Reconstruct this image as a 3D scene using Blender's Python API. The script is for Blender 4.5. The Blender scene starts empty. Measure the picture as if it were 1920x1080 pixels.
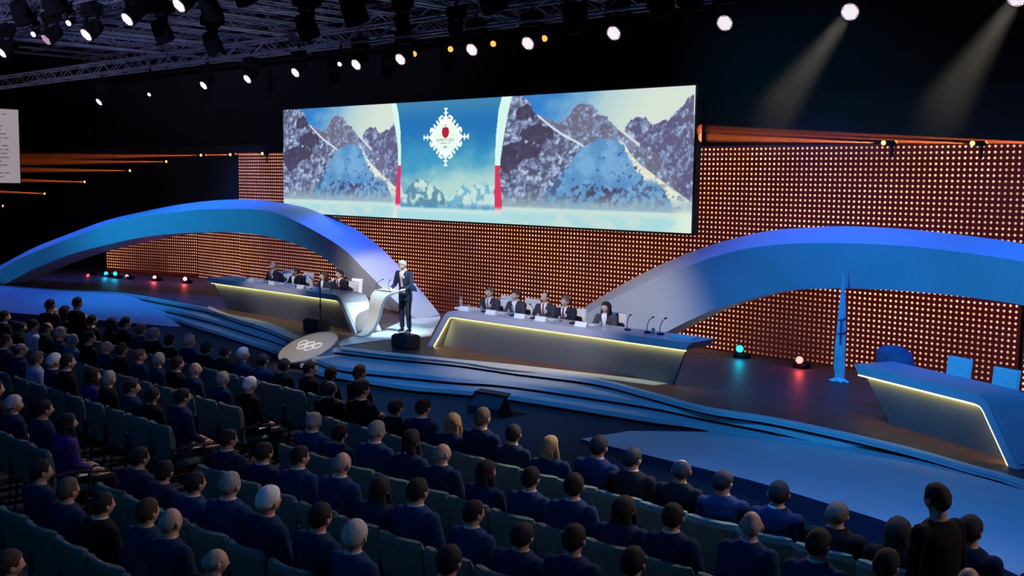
import bpy, bmesh, math, random
import numpy as np
from mathutils import Matrix, Vector

random.seed(7)
R = math.radians
SC = bpy.context.scene
COL = SC.collection

# ------------------------------------------------------------------ camera
F = 2000.0                      # focal length in pixels of the 1920 px frame
PIT, ROL, AL, CZ, SZ = 0.100253, 0.014, 0.815669, 4.22, 0.45
_cp, _sp, _cr, _sr = math.cos(PIT), math.sin(PIT), math.cos(ROL), math.sin(ROL)


def _c2w(a, b, z):
    return np.array([a * math.sin(AL) - b * math.cos(AL), a * math.cos(AL) + b * math.sin(AL), z])


FWD, _UP0, _RT0 = _c2w(0, _cp, -_sp), _c2w(0, _sp, _cp), _c2w(1, 0, 0)
RT = _cr * _RT0 + _sr * _UP0
UP = -_sr * _RT0 + _cr * _UP0
CAM = np.array([0.0, 0.0, CZ])

cam = bpy.data.objects.new('camera', bpy.data.cameras.new('camera'))
COL.objects.link(cam)
m = Matrix.Identity(4)
for i in range(3):
    m[i][0], m[i][1], m[i][2], m[i][3] = RT[i], UP[i], -FWD[i], CAM[i]
cam.matrix_world = m
cam.data.sensor_width = 36.0
cam.data.lens = F / 1920 * 36
cam.data.clip_end = 200
SC.camera = cam

# ------------------------------------------------------------------ world, exposure, lights
w = bpy.data.worlds.new('world')
SC.world = w
w.use_nodes = True
w.node_tree.nodes['Background'].inputs[0].default_value = (0.02, 0.03, 0.09, 1)
w.node_tree.nodes['Background'].inputs[1].default_value = 0.0
SC.view_settings.view_transform = 'Standard'
SC.view_settings.look = 'None'
SC.view_settings.gamma = 1
SC.view_settings.exposure = 0.0
SC.view_settings.use_curve_mapping = False


def spot(name, loc, tgt, power, col, size=40, blend=0.6, rad=0.15):
    l = bpy.data.lights.new(name, 'SPOT')
    l.energy, l.color, l.spot_size, l.spot_blend, l.shadow_soft_size = power, col, R(size), blend, rad
    o = bpy.data.objects.new(name, l)
    COL.objects.link(o)
    o.location = loc
    o.rotation_euler = (Vector(tgt) - Vector(loc)).to_track_quat('-Z', 'Y').to_euler()
    return o


def area(name, loc, tgt, power, col, sx, sy):
    l = bpy.data.lights.new(name, 'AREA')
    l.energy, l.color, l.shape, l.size, l.size_y = power, col, 'RECTANGLE', sx, sy
    o = bpy.data.objects.new(name, l)
    COL.objects.link(o)
    o.location = loc
    o.rotation_euler = (Vector(tgt) - Vector(loc)).to_track_quat('-Z', 'Y').to_euler()
    return o


BLUE = (0.015, 0.12, 1.0)
TEAL = (0.01, 0.43, 1.0)
STEPB = (0.03, 0.30, 1.0)
WHITE = (1.0, 0.93, 0.88)
# blue wash on the arches, from the flown truss over the stage
spot('blue_wash_light', (-38, 16.8, 6.9), (-36.5, 15.8, 1.4), 1500, BLUE, 100, .8)
spot('blue_wash_light', (-31.5, 18.0, 6.9), (-31, 18.9, 2.4), 1300, BLUE, 95, .8)
spot('blue_wash_light', (-25, 18.4, 6.9), (-24.8, 19.8, 1.8), 1500, BLUE, 75, .8)
spot('blue_wash_light', (-10.5, 18.2, 6.9), (-10.5, 19.6, 2.4), 1000, BLUE, 90, .8)
spot('blue_wash_light', (-5.5, 17.2, 6.9), (-6, 19.0, 2.4), 1100, BLUE, 90, .8)
spot('teal_wash_light', (-31, 7, 6.8), (-31.5, 18, 2.2), 3600, TEAL, 52, .9)
spot('teal_wash_light', (-26, 7, 6.8), (-39, 14.6, 1.7), 1700, TEAL, 32, .9)
spot('teal_wash_light', (-8, 7, 6.8), (-8, 19, 2.2), 2600, TEAL, 50, .9)
# blue wash on the steps and the front of the stage
spot('step_wash_light', (-30, 5.8, 6.8), (-31, 13.4, 0.2), 480, STEPB, 60, .9)
spot('step_wash_light', (-23, 9.4, 6.8), (-24.2, 14.8, 0.2), 1100, STEPB, 50, .9)
spot('step_wash_light', (-15, 9.2, 6.8), (-15, 14.2, 0.1), 1900, STEPB, 74, .8)
spot('step_wash_light', (-5.5, 8.0, 6.8), (-5.2, 13.0, 0.1), 2100, STEPB, 76, .8)
# white key light on speaker, lectern nose and the two desks
spot('key_light', (-17, 9.3, 6.8), (-20.2, 17.8, 1.0), 3800, WHITE, 18, .6)
spot('key_light', (-18.6, 9.6, 6.9), (-19.6, 14.0, 0.4), 1300, (1.0, .84, .58), 13, .4)
spot('key_light', (-22, 9.3, 6.8), (-24.2, 17.5, 1.2), 1900, WHITE, 22, .6)
spot('key_light', (-12, 9.3, 6.8), (-15.3, 17.5, 1.3), 3000, WHITE, 37, .7)
spot('key_light', (-24.0, 17.8, 6.9), (-21.4, 18.9, 0.4), 1300, (0.5, 0.72, 1.0), 33, .8)
spot('key_light', (-15.6, 17.2, 6.9), (-20.6, 16.9, 0.1), 5600, (0.50, 0.84, 1.0), 19, .8)
spot('key_light', (-18.6, 10.5, 6.8), (-23.6, 19.6, 1.0), 4200, (1.0, 0.94, 0.97), 15, .7)
# dim blue house light over the audience
area('house_light', (-17, 4.0, 10.2), (-16.5, 9.5, 0), 115, (0.02, 0.12, 1.0), 20, 4)
area('house_light', (-6, -1.0, 10.2), (-6.5, 7.5, 0), 165, (0.02, 0.32, 0.80), 10, 5)
# pale back light from the flown lamps over the front of the stage towards the audience
for _x in (-22, -14, -6.5):
    spot('back_light', (_x, 12.9, 6.6), (_x + 1.0, 6.6, 1.0), 900, (1.0, 0.78, 0.72), 70, .9)
spot('back_light', (2.0, 12.4, 6.2), (-8.0, 7.2, 1.0), 800, (1.0, 0.72, 0.66), 60, .9)
# added violet fill from behind the camera to brighten the rig
spot('rig_fill_light', (-12, -4, 4.2), (-22, 9, 10.6), 7500, (0.55, 0.55, 1.0), 46, .6)
spot('rig_fill_light', (-22, -4, 4.2), (-32, 9, 10.6), 6000, (0.55, 0.55, 1.0), 46, .6)


# ------------------------------------------------------------------ pixel to world
def ray(px, py):
    return FWD + (px - 960) / F * RT - (py - 540) / F * UP


def at(px, py, z=SZ):
    d = ray(px, py)
    return CAM + d * ((z - CZ) / d[2])


def onY(px, py, y):
    d = ray(px, py)
    return CAM + d * (y / d[1])


# ------------------------------------------------------------------ materials
MATS = {}


def mat(name, col, rough=0.6, metal=0.0, emit=None, estr=1.0, objcol=False, var=0.0, vscale=6.0, bump=0.0,
        spec=0.5, sample=True, alpha=None):
    if name in MATS:
        return MATS[name]
    M = bpy.data.materials.new(name)
    M.use_nodes = True
    nt = M.node_tree
    b = nt.nodes['Principled BSDF']
    b.inputs['Base Color'].default_value = (*col, 1)
    b.inputs['Roughness'].default_value = rough
    b.inputs['Metallic'].default_value = metal
    b.inputs['Specular IOR Level'].default_value = spec
    src = None
    if objcol:
        oi = nt.nodes.new('ShaderNodeObjectInfo')
        src = oi.outputs['Color']
    if var or bump:
        tc = nt.nodes.new('ShaderNodeTexCoord')
        nz = nt.nodes.new('ShaderNodeTexNoise')
        nz.inputs['Scale'].default_value = vscale
        nz.inputs['Detail'].default_value = 5
        nt.links.new(tc.outputs['Object'], nz.inputs['Vector'])
        if var:
            mx = nt.nodes.new('ShaderNodeMix')
            mx.data_type = 'RGBA'
            mx.blend_type = 'MULTIPLY'
            mx.inputs['Factor'].default_value = 1.0
            cr = nt.nodes.new('ShaderNodeMapRange')
            cr.inputs['From Min'].default_value, cr.inputs['From Max'].default_value = 0.3, 0.7
            cr.inputs['To Min'].default_value, cr.inputs['To Max'].default_value = 1 - var, 1 + var
            nt.links.new(nz.outputs['Fac'], cr.inputs['Value'])
            if src is not None:
                nt.links.new(src, mx.inputs['A'])
            else:
                mx.inputs['A'].default_value = (*col, 1)
            nt.links.new(cr.outputs['Result'], mx.inputs['B'])
            src = mx.outputs['Result']
        if bump:
            bp = nt.nodes.new('ShaderNodeBump')
            bp.inputs['Strength'].default_value = bump
            bp.inputs['Distance'].default_value = 0.01
            nt.links.new(nz.outputs['Fac'], bp.inputs['Height'])
            nt.links.new(bp.outputs['Normal'], b.inputs['Normal'])
    if src is not None:
        nt.links.new(src, b.inputs['Base Color'])
    if emit:
        b.inputs['Emission Color'].default_value = (*emit, 1)
        b.inputs['Emission Strength'].default_value = estr
        if not sample:
            M.cycles.emission_sampling = 'NONE'
    if alpha is not None:
        b.inputs['Transmission Weight'].default_value = alpha
        b.inputs['IOR'].default_value = 1.2
    MATS[name] = M
    return M


def attr_mat(name, attr, strength, base=0.0):
    """emissive display whose colour comes from a colour attribute"""
    M = bpy.data.materials.new(name)
    M.use_nodes = True
    nt = M.node_tree
    b = nt.nodes['Principled BSDF']
    a = nt.nodes.new('ShaderNodeVertexColor')
    a.layer_name = attr
    b.inputs['Base Color'].default_value = (0.01, 0.01, 0.01, 1)
    b.inputs['Roughness'].default_value = 0.5
    nt.links.new(a.outputs['Color'], b.inputs['Emission Color'])
    b.inputs['Emission Strength'].default_value = strength
    return M


# ------------------------------------------------------------------ mesh helpers
class MB:
    """collects simple closed shapes and links them as one mesh object"""

    def __init__(s):
        s.v, s.f, s.mi = [], [], []

    def add(s, vs, fs, mi=0):
        o = len(s.v)
        s.v += [tuple(map(float, p)) for p in vs]
        s.f += [tuple(i + o for i in f) for f in fs]
        s.mi += [mi] * len(fs)
        return s

    def box(s, c, d, rz=0.0, mi=0, M=None):
        x, y, z = [k / 2 for k in d]
        vs = [Vector((i * x, j * y, k * z)) for k in (-1, 1) for j in (-1, 1) for i in (-1, 1)]
        rot = M if M is not None else Matrix.Rotation(rz, 3, 'Z')
        vs = [rot @ p + Vector(c) for p in vs]
        return s.add(vs, [(0, 2, 3, 1), (4, 5, 7, 6), (0, 1, 5, 4), (2, 6, 7, 3), (0, 4, 6, 2), (1, 3, 7, 5)], mi)

    def rbox(s, c, d, r=0.02, mi=0, M=None):
        """box with chamfered edges"""
        x, y, z = [k / 2 for k in d]
        r = min(r, x * .95, y * .95, z * .95)
        rings = []
        for zz, q in ((-z, r), (-z + r, 0), (z - r, 0), (z, r)):
            xx, yy = x - q, y - q
            c4 = r
            ring = [(-xx + c4, -yy), (xx - c4, -yy), (xx, -yy + c4), (xx, yy - c4), (xx - c4, yy), (-xx + c4, yy),
                    (-xx, yy - c4), (-xx, -yy + c4)]
            rings.append([Vector((a, b, zz)) for a, b in ring])
        rot = M if M is not None else Matrix.Identity(3)
        return s.loft([[rot @ p + Vector(c) for p in rg] for rg in rings], mi)

    def loft(s, rings, mi=0, cap=True):
        n = len(rings[0])
        vs = [p for r in rings for p in r]
        fs = []
        for k in range(len(rings) - 1):
            for i in range(n):
                j = (i + 1) % n
                fs.append((k * n + i, k * n + j, (k + 1) * n + j, (k + 1) * n + i))
        if cap:
            fs.append(tuple(range(n - 1, -1, -1)))
            fs.append(tuple(range((len(rings) - 1) * n, len(rings) * n)))
        return s.add(vs, fs, mi)

    def tube(s, pts, rad, seg=8, mi=0):
        pts = [Vector(p) for p in pts]
        if not hasattr(rad, '__len__'):
            rad = [rad] * len(pts)
        rings, prev = [], None
        for i, p in enumerate(pts):
            t = (pts[min(i + 1, len(pts) - 1)] - pts[max(i - 1, 0)]).normalized()
            a = prev if prev is not None else (Vector((1, 0, 0)) if abs(t.x) < .8 else Vector((0, 1, 0)))
            u = (a - t * a.dot(t)).normalized()
            prev = u
            v = t.cross(u)
            rings.append([p + (u * math.cos(2 * math.pi * k / seg) + v * math.sin(2 * math.pi * k / seg)) * rad[i]
                          for k in range(seg)])
        return s.loft(rings, mi)

    def ball(s, c, r, seg=12, rng=8, mi=0, M=None):
        if not hasattr(r, '__len__'):
            r = (r, r, r)
        vs = [Vector((0, 0, -r[2]))]
        for i in range(1, rng):
            a = -math.pi / 2 + math.pi * i / rng
            for k in range(seg):
                b = 2 * math.pi * k / seg
                vs.append(Vector((r[0] * math.cos(a) * math.cos(b), r[1] * math.cos(a) * math.sin(b), r[2] * math.sin(a))))
        vs.append(Vector((0, 0, r[2])))
        fs = [(0, 1 + (k + 1) % seg, 1 + k) for k in range(seg)]
        for i in range(rng - 2):
            for k in range(seg):
                j = (k + 1) % seg
                fs.append((1 + i * seg + k, 1 + i * seg + j, 1 + (i + 1) * seg + j, 1 + (i + 1) * seg + k))
        b0 = 1 + (rng - 2) * seg
        fs += [(b0 + k, b0 + (k + 1) % seg, len(vs) - 1) for k in range(seg)]
        rot = M if M is not None else Matrix.Identity(3)
        return s.add([rot @ p + Vector(c) for p in vs], fs, mi)

    def lathe(s, prof, seg=16, M=None, loc=(0, 0, 0), mi=0):
        """prof: (radius, z) from bottom to top"""
        rot = M if M is not None else Matrix.Identity(3)
        rings = [[rot @ Vector((max(r, 1e-4) * math.cos(2 * math.pi * k / seg), max(r, 1e-4) * math.sin(2 * math.pi * k / seg), z)) + Vector(loc)
                  for k in range(seg)] for r, z in prof]
        return s.loft(rings, mi)

    def prism(s, poly, z0, z1, mi=0):
        """horizontal polygon (x, y) between two heights"""
        a = sum(poly[i][0] * poly[(i + 1) % len(poly)][1] - poly[(i + 1) % len(poly)][0] * poly[i][1] for i in range(len(poly)))
        if a < 0:
            poly = poly[::-1]
        return s.loft([[(p[0], p[1], z0) for p in poly], [(p[0], p[1], z1) for p in poly]], mi)

    def extrude(s, poly, y0, y1, mi=0):
        """polygon in (x, z) extruded along y"""
        return s.loft([[(p[0], y0, p[1]) for p in poly], [(p[0], y1, p[1]) for p in poly]], mi)

    def mesh(s, name):
        me = bpy.data.meshes.new(name)
        me.from_pydata(s.v, [], s.f)
        if any(s.mi):
            me.polygons.foreach_set('material_index', s.mi)
        bm = bmesh.new()
        bm.from_mesh(me)
        bmesh.ops.recalc_face_normals(bm, faces=bm.faces[:])
        bm.to_mesh(me)
        bm.free()
        return me

    def obj(s, name, mats, parent=None, smooth=False, loc=None):
        return link(name, s.mesh(name), mats, parent, smooth, loc)


def link(name, me, mats, parent=None, smooth=False, loc=None):
    if not isinstance(mats, (list, tuple)):
        mats = [mats]
    if not me.materials:
        for q in mats:
            me.materials.append(q)
    if smooth:
        me.polygons.foreach_set('use_smooth', [True] * len(me.polygons))
    o = bpy.data.objects.new(name, me)
    COL.objects.link(o)
    if parent is not None:
        o.parent = parent
    if loc is not None:
        o.location = loc
    return o


def thing(name, label, cat, loc=(0, 0, 0), rz=0.0, group=None):
    o = bpy.data.objects.new(name, None)
    COL.objects.link(o)
    o.location = loc
    o.rotation_euler = (0, 0, rz)
    o.empty_display_size = 0.1
    return tag(o, label, cat, group)


def tag(o, label, cat, group=None):
    o['label'], o['category'] = label, cat
    if group:
        o['group'] = group
    return o


def struct(name, mb, m_):
    o = mb.obj(name, m_)
    o['kind'] = 'structure'
    return o


def dup(root, loc=None, rz=None, label=None, group=None, rot=None):
    r = root.copy()
    COL.objects.link(r)
    if loc is not None:
        r.location = loc
    if rz is not None:
        r.rotation_euler = (0, 0, rz)
    if rot is not None:
        r.rotation_euler = rot
    if label:
        r['label'] = label
    if group:
        r['group'] = group
    for ch in list(root.children):
        c = ch.copy()
        COL.objects.link(c)
        c.parent = r
        for g in list(ch.children):
            d = g.copy()
            COL.objects.link(d)
            d.parent = c
    return r


def smoothline(pts, n=6):
    """Catmull-Rom through points of any dimension"""
    P = [np.array(p, float) for p in pts]
    P = [2 * P[0] - P[1]] + P + [2 * P[-1] - P[-2]]
    out = []
    for i in range(1, len(P) - 2):
        a, b, c, d = P[i - 1:i + 3]
        for k in range(n):
            t = k / n
            out.append(.5 * (2 * b + (c - a) * t + (2 * a - 5 * b + 4 * c - d) * t * t + (3 * b - a - 3 * c + d) * t ** 3))
    out.append(P[-2])
    return out


def resample(pts, n):
    P = np.array(pts, float)
    s = np.r_[0, np.cumsum(np.linalg.norm(np.diff(P, axis=0), axis=1))]
    t = np.linspace(0, s[-1], n)
    return np.stack([np.interp(t, s, P[:, k]) for k in range(P.shape[1])], 1)


# ------------------------------------------------------------------ the hall
black = mat('black_drape', (0.006, 0.006, 0.009), 0.95, var=0.3, vscale=1.5)
carpet = mat('dark_carpet', (0.02, 0.02, 0.03), 0.95, var=0.35, vscale=40, bump=0.3)
struct('floor', MB().box((-27, 8, -0.05), (76, 34, 0.1)), carpet)
struct('ceiling', MB().box((-27, 8, 12.05), (76, 34, 0.1)), black)
struct('wall_back', MB().box((-27, 23.6, 6), (76, 0.2, 12)), black)
struct('wall_front', MB().box((-27, -8.6, 6), (76, 0.2, 12)), black)
struct('wall_left', MB().box((-64.6, 8, 6), (0.2, 32, 12)), black)
struct('wall_right', MB().box((10.6, 8, 6), (0.2, 32, 12)), black)

# ------------------------------------------------------------------ the stage
E0 = [(10, 537), (123, 545), (225, 550), (325, 567), (391, 580), (441, 597), (505, 617), (547, 636), (590, 650),
      (635, 654), (730, 665), (855, 677), (960, 692), (1110, 711), (1210, 736), (1320, 765), (1440, 784), (1565, 810),
      (1700, 842), (1815, 875), (1920, 906)]
e0 = [at(x, y, .45)[:2] for x, y in E0]
e0 = [np.array((-46., 11.5)), np.array((-41., 13.2))] + e0 + [np.array((-1.5, 12.6)), np.array((2., 11.))]
e0 = smoothline(e0, 4)


def offs(line, d):
    out = []
    for i, p in enumerate(line):
        t = line[min(i + 1, len(line) - 1)] - line[max(i - 1, 0)]
        t = t / (np.linalg.norm(t) + 1e-9)
        out.append(p + np.array((t[1], -t[0])) * d)
    return out


E1 = [(255, 570), (375, 593), (458, 617), (529, 640), (590, 672), (640, 687), (730, 697), (855, 709), (960, 717), (1200, 752),
      (1320, 776), (1440, 799), (1560, 826), (1690, 852)]
e1 = smoothline([np.array((-46., 11.0)), np.array((-37., 13.7))] + [at(x, y, .30)[:2] for x, y in E1] + [np.array((-3.6, 13.7)), np.array((2., 10.6))], 4)
E2 = [(267, 585), (375, 612), (476, 643), (517, 658), (590, 694), (640, 703), (755, 722), (855, 731), (960, 742), (1200, 780), (1380, 812)]
e2 = smoothline([np.array((-46., 10.6)), np.array((-37., 13.3))] + [at(x, y, .15)[:2] for x, y in E2] + [np.array((-3.8, 13.2)), np.array((2., 10.2))], 4)

stage = thing('stage', 'wide curved stage with dark reddish floor and three pale front steps', 'stage', (-20, 18, 0))
wood = mat('stage_wood', (0.085, 0.034, 0.03), 0.5, var=0.25, vscale=2.5, bump=0.05)
stepm = mat('step_paint', (0.42, 0.44, 0.46), 0.5, var=0.06, vscale=3)
gapm = mat('step_gap', (0.02, 0.02, 0.03), 0.9)  # recess walls coloured dark, standing in for shade under each step
BK = [(2., 22.0), (-46., 22.0)]


def P2(line):
    return [tuple(p) for p in line]


def at_stage(mb, name, mt):
    o = mb.obj(name, mt, stage)
    o.matrix_parent_inverse = Matrix.Translation((20, -18, 0))
    return o


at_stage(MB().prism(P2(e0) + BK, .43, .45), 'stage_floor', wood)
at_stage(MB().prism(P2(offs(e0, -.004)) + BK, .365, .43), 'fascia', stepm)
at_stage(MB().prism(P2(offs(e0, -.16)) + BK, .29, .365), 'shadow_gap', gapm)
BK1 = [(2., 17.5), (-46., 17.5)]
at_stage(MB().prism(P2(e1) + BK1, .215, .30), 'step', stepm)
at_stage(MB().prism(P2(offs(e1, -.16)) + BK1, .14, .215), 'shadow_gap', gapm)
at_stage(MB().prism(P2(e2) + BK1, .065, .15), 'step', stepm)
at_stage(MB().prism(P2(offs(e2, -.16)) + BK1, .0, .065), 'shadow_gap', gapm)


def band(lower, upper, z, th=0.012):
    """flat strip on the stage between two pixel polylines"""
    a = smoothline([at(x, y, z)[:2] for x, y in lower], 4)
    b = smoothline([at(x, y, z)[:2] for x, y in upper], 4)
    return MB().prism(P2(a) + P2(b[::-1]), z - th, z)


# step nosing: the pale front edge of the top step follows the stage edge
nose_a, nose_b = offs(e0, 0.006), offs(e0, -.12)
at_stage(MB().prism(P2(nose_a) + P2(nose_b[::-1]), .41, .456), 'edge_nosing', stepm)
trimm = mat('trim_paint', (0.55, 0.5, 0.47), 0.5, var=0.05)
at_stage(band([(391, 580), (441, 597), (505, 617), (549, 636)], [(391, 573), (428, 588), (505, 605), (563, 631)], .462), 'edge_trim', trimm)
at_stage(band([(638, 654), (730, 665), (855, 677), (960, 692), (1110, 707), (1225, 722)],
              [(638, 649), (730, 660), (855, 673), (960, 683), (1110, 700), (1262, 718)], .462), 'edge_trim', trimm)


def ramp(name, label, front, back, zf):
    n = 24
    fr, bk = resample(front, n), resample(back, n)
    mb = MB()
    top, bot = [], []
    for a, b in zip(fr, bk):
        top += [(a[0], a[1], max(zf(a[0]), .012)), (b[0], b[1], max(zf(b[0]), .012))]
        bot += [(a[0], a[1], 0), (b[0], b[1], 0)]
    vs = top + bot
    fs, o = [], 2 * n
    for i in range(n - 1):
        k = 2 * i
        fs += [(k, k + 2, k + 3, k + 1), (o + k, o + k + 1, o + k + 3, o + k + 2), (k, o + k, o + k + 2, k + 2), (k + 1, k + 3, o + k + 3, o + k + 1)]
    fs += [(0, 1, o + 1, o), (2 * n - 2, o + 2 * n - 2, o + 2 * n - 1, 2 * n - 1)]
    mb.add(vs, fs)
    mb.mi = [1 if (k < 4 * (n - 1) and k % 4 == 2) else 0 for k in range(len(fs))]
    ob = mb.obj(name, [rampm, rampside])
    return tag(ob, label, 'ramp')


rampside = mat('ramp_side_shade', (0.015, 0.02, 0.05), 0.8)  # front side painted dark in place of shade below the ramp edge
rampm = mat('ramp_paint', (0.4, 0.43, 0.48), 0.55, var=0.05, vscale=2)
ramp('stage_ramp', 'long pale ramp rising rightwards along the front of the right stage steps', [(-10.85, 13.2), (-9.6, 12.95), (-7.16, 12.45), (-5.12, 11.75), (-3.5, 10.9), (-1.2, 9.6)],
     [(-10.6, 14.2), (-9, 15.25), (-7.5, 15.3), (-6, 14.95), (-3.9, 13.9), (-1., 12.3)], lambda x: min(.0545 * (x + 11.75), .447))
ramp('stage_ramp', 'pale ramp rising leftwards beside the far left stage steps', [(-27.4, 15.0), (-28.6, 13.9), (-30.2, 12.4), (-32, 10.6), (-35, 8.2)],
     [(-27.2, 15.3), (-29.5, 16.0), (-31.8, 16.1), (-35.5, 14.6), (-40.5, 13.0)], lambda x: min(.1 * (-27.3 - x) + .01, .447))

# ------------------------------------------------------------------ LED backdrop of small lamps
S = 0.1092
WX, WY, WZ = -13.6365, 20.70, 4.985
NR = 41


def dot_panel(name, label, cols, rows_of, origin, ang, backing):
    root = thing(name, label, 'light wall', (origin[0], origin[1], SZ), ang)
    rng = np.random.default_rng(3 + len(label))
    mb = MB()
    (x0, x1), (z0, z1) = backing
    mb.box(((x0 + x1) / 2, .05, (z0 + z1) / 2 - SZ), (x1 - x0, .08, z1 - z0))
    if rows_of(cols[0]) != rows_of(cols[-1]):
        pass
    mb.obj('backing_panel', backm, root)
    # lamps: one small hexagonal lens each, brightness changes from tile to tile
    cs, js = [], []
    for c in cols:
        for j in rows_of(c):
            cs.append(c)
            js.append(j)
    cs, js = np.array(cs), np.array(js)
    gx, gz = cs // 6, js // 7
    G = rng.random((60, 12))
    G2 = rng.random((60, 12))
    hi, lo = G[(gx - gx.min()) % 60, gz % 12], G2[(gx - gx.min()) % 60, (gz + 2) % 12]
    sm = .5 + .5 * np.sin(cs * .11 + 1.3 * np.sin(js * .13)) * np.cos(js * .1 + cs * .037)
    b = np.clip(.45 + .5 * hi * .6 + .5 * sm, .3, 1.3) * (.85 + .3 * rng.random(len(cs)))
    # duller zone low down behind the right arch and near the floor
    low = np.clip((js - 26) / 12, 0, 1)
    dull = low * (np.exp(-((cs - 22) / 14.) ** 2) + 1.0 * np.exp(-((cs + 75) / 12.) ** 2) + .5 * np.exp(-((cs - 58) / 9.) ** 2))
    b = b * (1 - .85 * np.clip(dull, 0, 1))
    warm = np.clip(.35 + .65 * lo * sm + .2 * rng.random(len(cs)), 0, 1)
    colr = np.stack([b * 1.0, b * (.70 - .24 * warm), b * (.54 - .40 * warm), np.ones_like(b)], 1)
    n = len(cs)
    a6 = np.arange(6) * math.pi / 3
    r = .0265
    V = np.zeros((n, 7, 3))
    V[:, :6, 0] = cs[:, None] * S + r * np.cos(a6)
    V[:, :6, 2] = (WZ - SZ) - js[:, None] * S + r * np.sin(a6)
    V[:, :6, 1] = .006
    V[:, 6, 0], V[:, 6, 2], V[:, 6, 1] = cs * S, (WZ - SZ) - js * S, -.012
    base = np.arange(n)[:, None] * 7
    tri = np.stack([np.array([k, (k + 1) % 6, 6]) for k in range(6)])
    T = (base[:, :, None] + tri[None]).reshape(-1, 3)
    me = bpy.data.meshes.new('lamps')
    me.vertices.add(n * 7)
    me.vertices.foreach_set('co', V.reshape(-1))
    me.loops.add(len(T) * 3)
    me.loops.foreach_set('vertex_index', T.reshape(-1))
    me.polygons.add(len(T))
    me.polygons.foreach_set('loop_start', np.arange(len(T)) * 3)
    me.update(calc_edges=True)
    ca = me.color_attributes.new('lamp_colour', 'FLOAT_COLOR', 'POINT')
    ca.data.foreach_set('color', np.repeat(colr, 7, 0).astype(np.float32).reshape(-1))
    o = link('lamps', me, dotm, root)
    o['kind'] = 'stuff'
    return root


dotm = attr_mat('lamp_lens', 'lamp_colour', 1.3)
dotm.cycles.emission_sampling = 'NONE'
backm = mat('lamp_panel', (0.028, 0.005, 0.004), 0.8, var=0.8, vscale=0.9, emit=(0.04, 0.004, 0.003), estr=1.1, sample=False, spec=.1)  # weak red emission put in for the glow between the lamps


CL = int(round((onY(448, 330, WY)[0] - WX) / S))
CL2 = int(round((onY(372, 480, WY + .1)[0] - WX) / S))


def rows_main(c):
    return range(0, NR + 1)


dot_panel('light_wall', 'main dark red wall of small amber lamps below the picture screen', list(range(CL, 65)), rows_main,
          (WX, WY, 0), 0, ((CL * S - .06, 64.6 * S), (.46, WZ + .07)))
dot_panel('light_wall', 'narrow left strip of amber lamps under the left arch', list(range(CL2, CL)), lambda c: range(18, NR + 1),
          (WX, WY + .1, 0), 0, ((CL2 * S - .05, CL * S - .07), (.46, WZ - 17.5 * S)))
WING0, WING1 = onY(201, 480, 19.6), onY(372, 480, 20.9)
dot_panel('light_wall', 'far left wing of amber lamps behind the left arch', list(range(0, 50)), lambda c: range(24, NR),
          (WING0[0], WING0[1], 0), math.atan2(WING1[1] - WING0[1], WING1[0] - WING0[0]), ((-.06, 49.6 * S), (.46, WZ - 23.4 * S)))
dot_panel('light_wall', 'right end section of amber lamps past the dark joint under the right arch', list(range(0, 60)), lambda c: range(14, NR + 1),
          (WX + 65.9 * S, WY - .02, 0), 0, ((-.5 * S, 59.6 * S), (.46, WZ - 13.4 * S)))

# ------------------------------------------------------------------ arches
archm = mat('arch_paint', (0.55, 0.58, 0.62), 0.55, var=0.04, vscale=1.2)


def arch(label, low, mid, top, ydep, n=72, thick=.8):
    """low/mid/top: pixel polylines of lower edge, front upper edge, back upper edge; ydep: distance along them"""
    def place(pl, yl, add):
        pl = resample(smoothline(pl, 6), n)
        return [onY(p[0], p[1], np.interp(p[0], yl[0], yl[1]) + add) for p in pl]
    A = place(low, ydep[0], 0)
    B = place(mid, ydep[1], 0)
    T = place(top, ydep[1], thick)
    mb = MB()
    vs, fs = [], []
    for a, b, t in zip(A, B, T):
        for q in (a, b, t):
            q[2] = max(q[2], SZ + .002)
        d = np.array((a[0], max(a[1], t[1]) + .02, a[2]))
        vs += [a, b, t, d]
    for i in range(n - 1):
        k = 4 * i
        for j in range(4):
            jj = (j + 1) % 4
            fs.append((k + j, k + 4 + j, k + 4 + jj, k + jj))
    fs += [(0, 1, 2, 3), (4 * n - 1, 4 * n - 2, 4 * n - 3, 4 * n - 4)]
    mb.add(vs, fs)
    o = mb.obj('stage_arch', archm)
    me = o.data
    me.polygons.foreach_set('use_smooth', [True] * len(me.polygons))
    me.set_sharp_from_angle(angle=R(25))
    return tag(o, label, 'arch')


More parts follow.
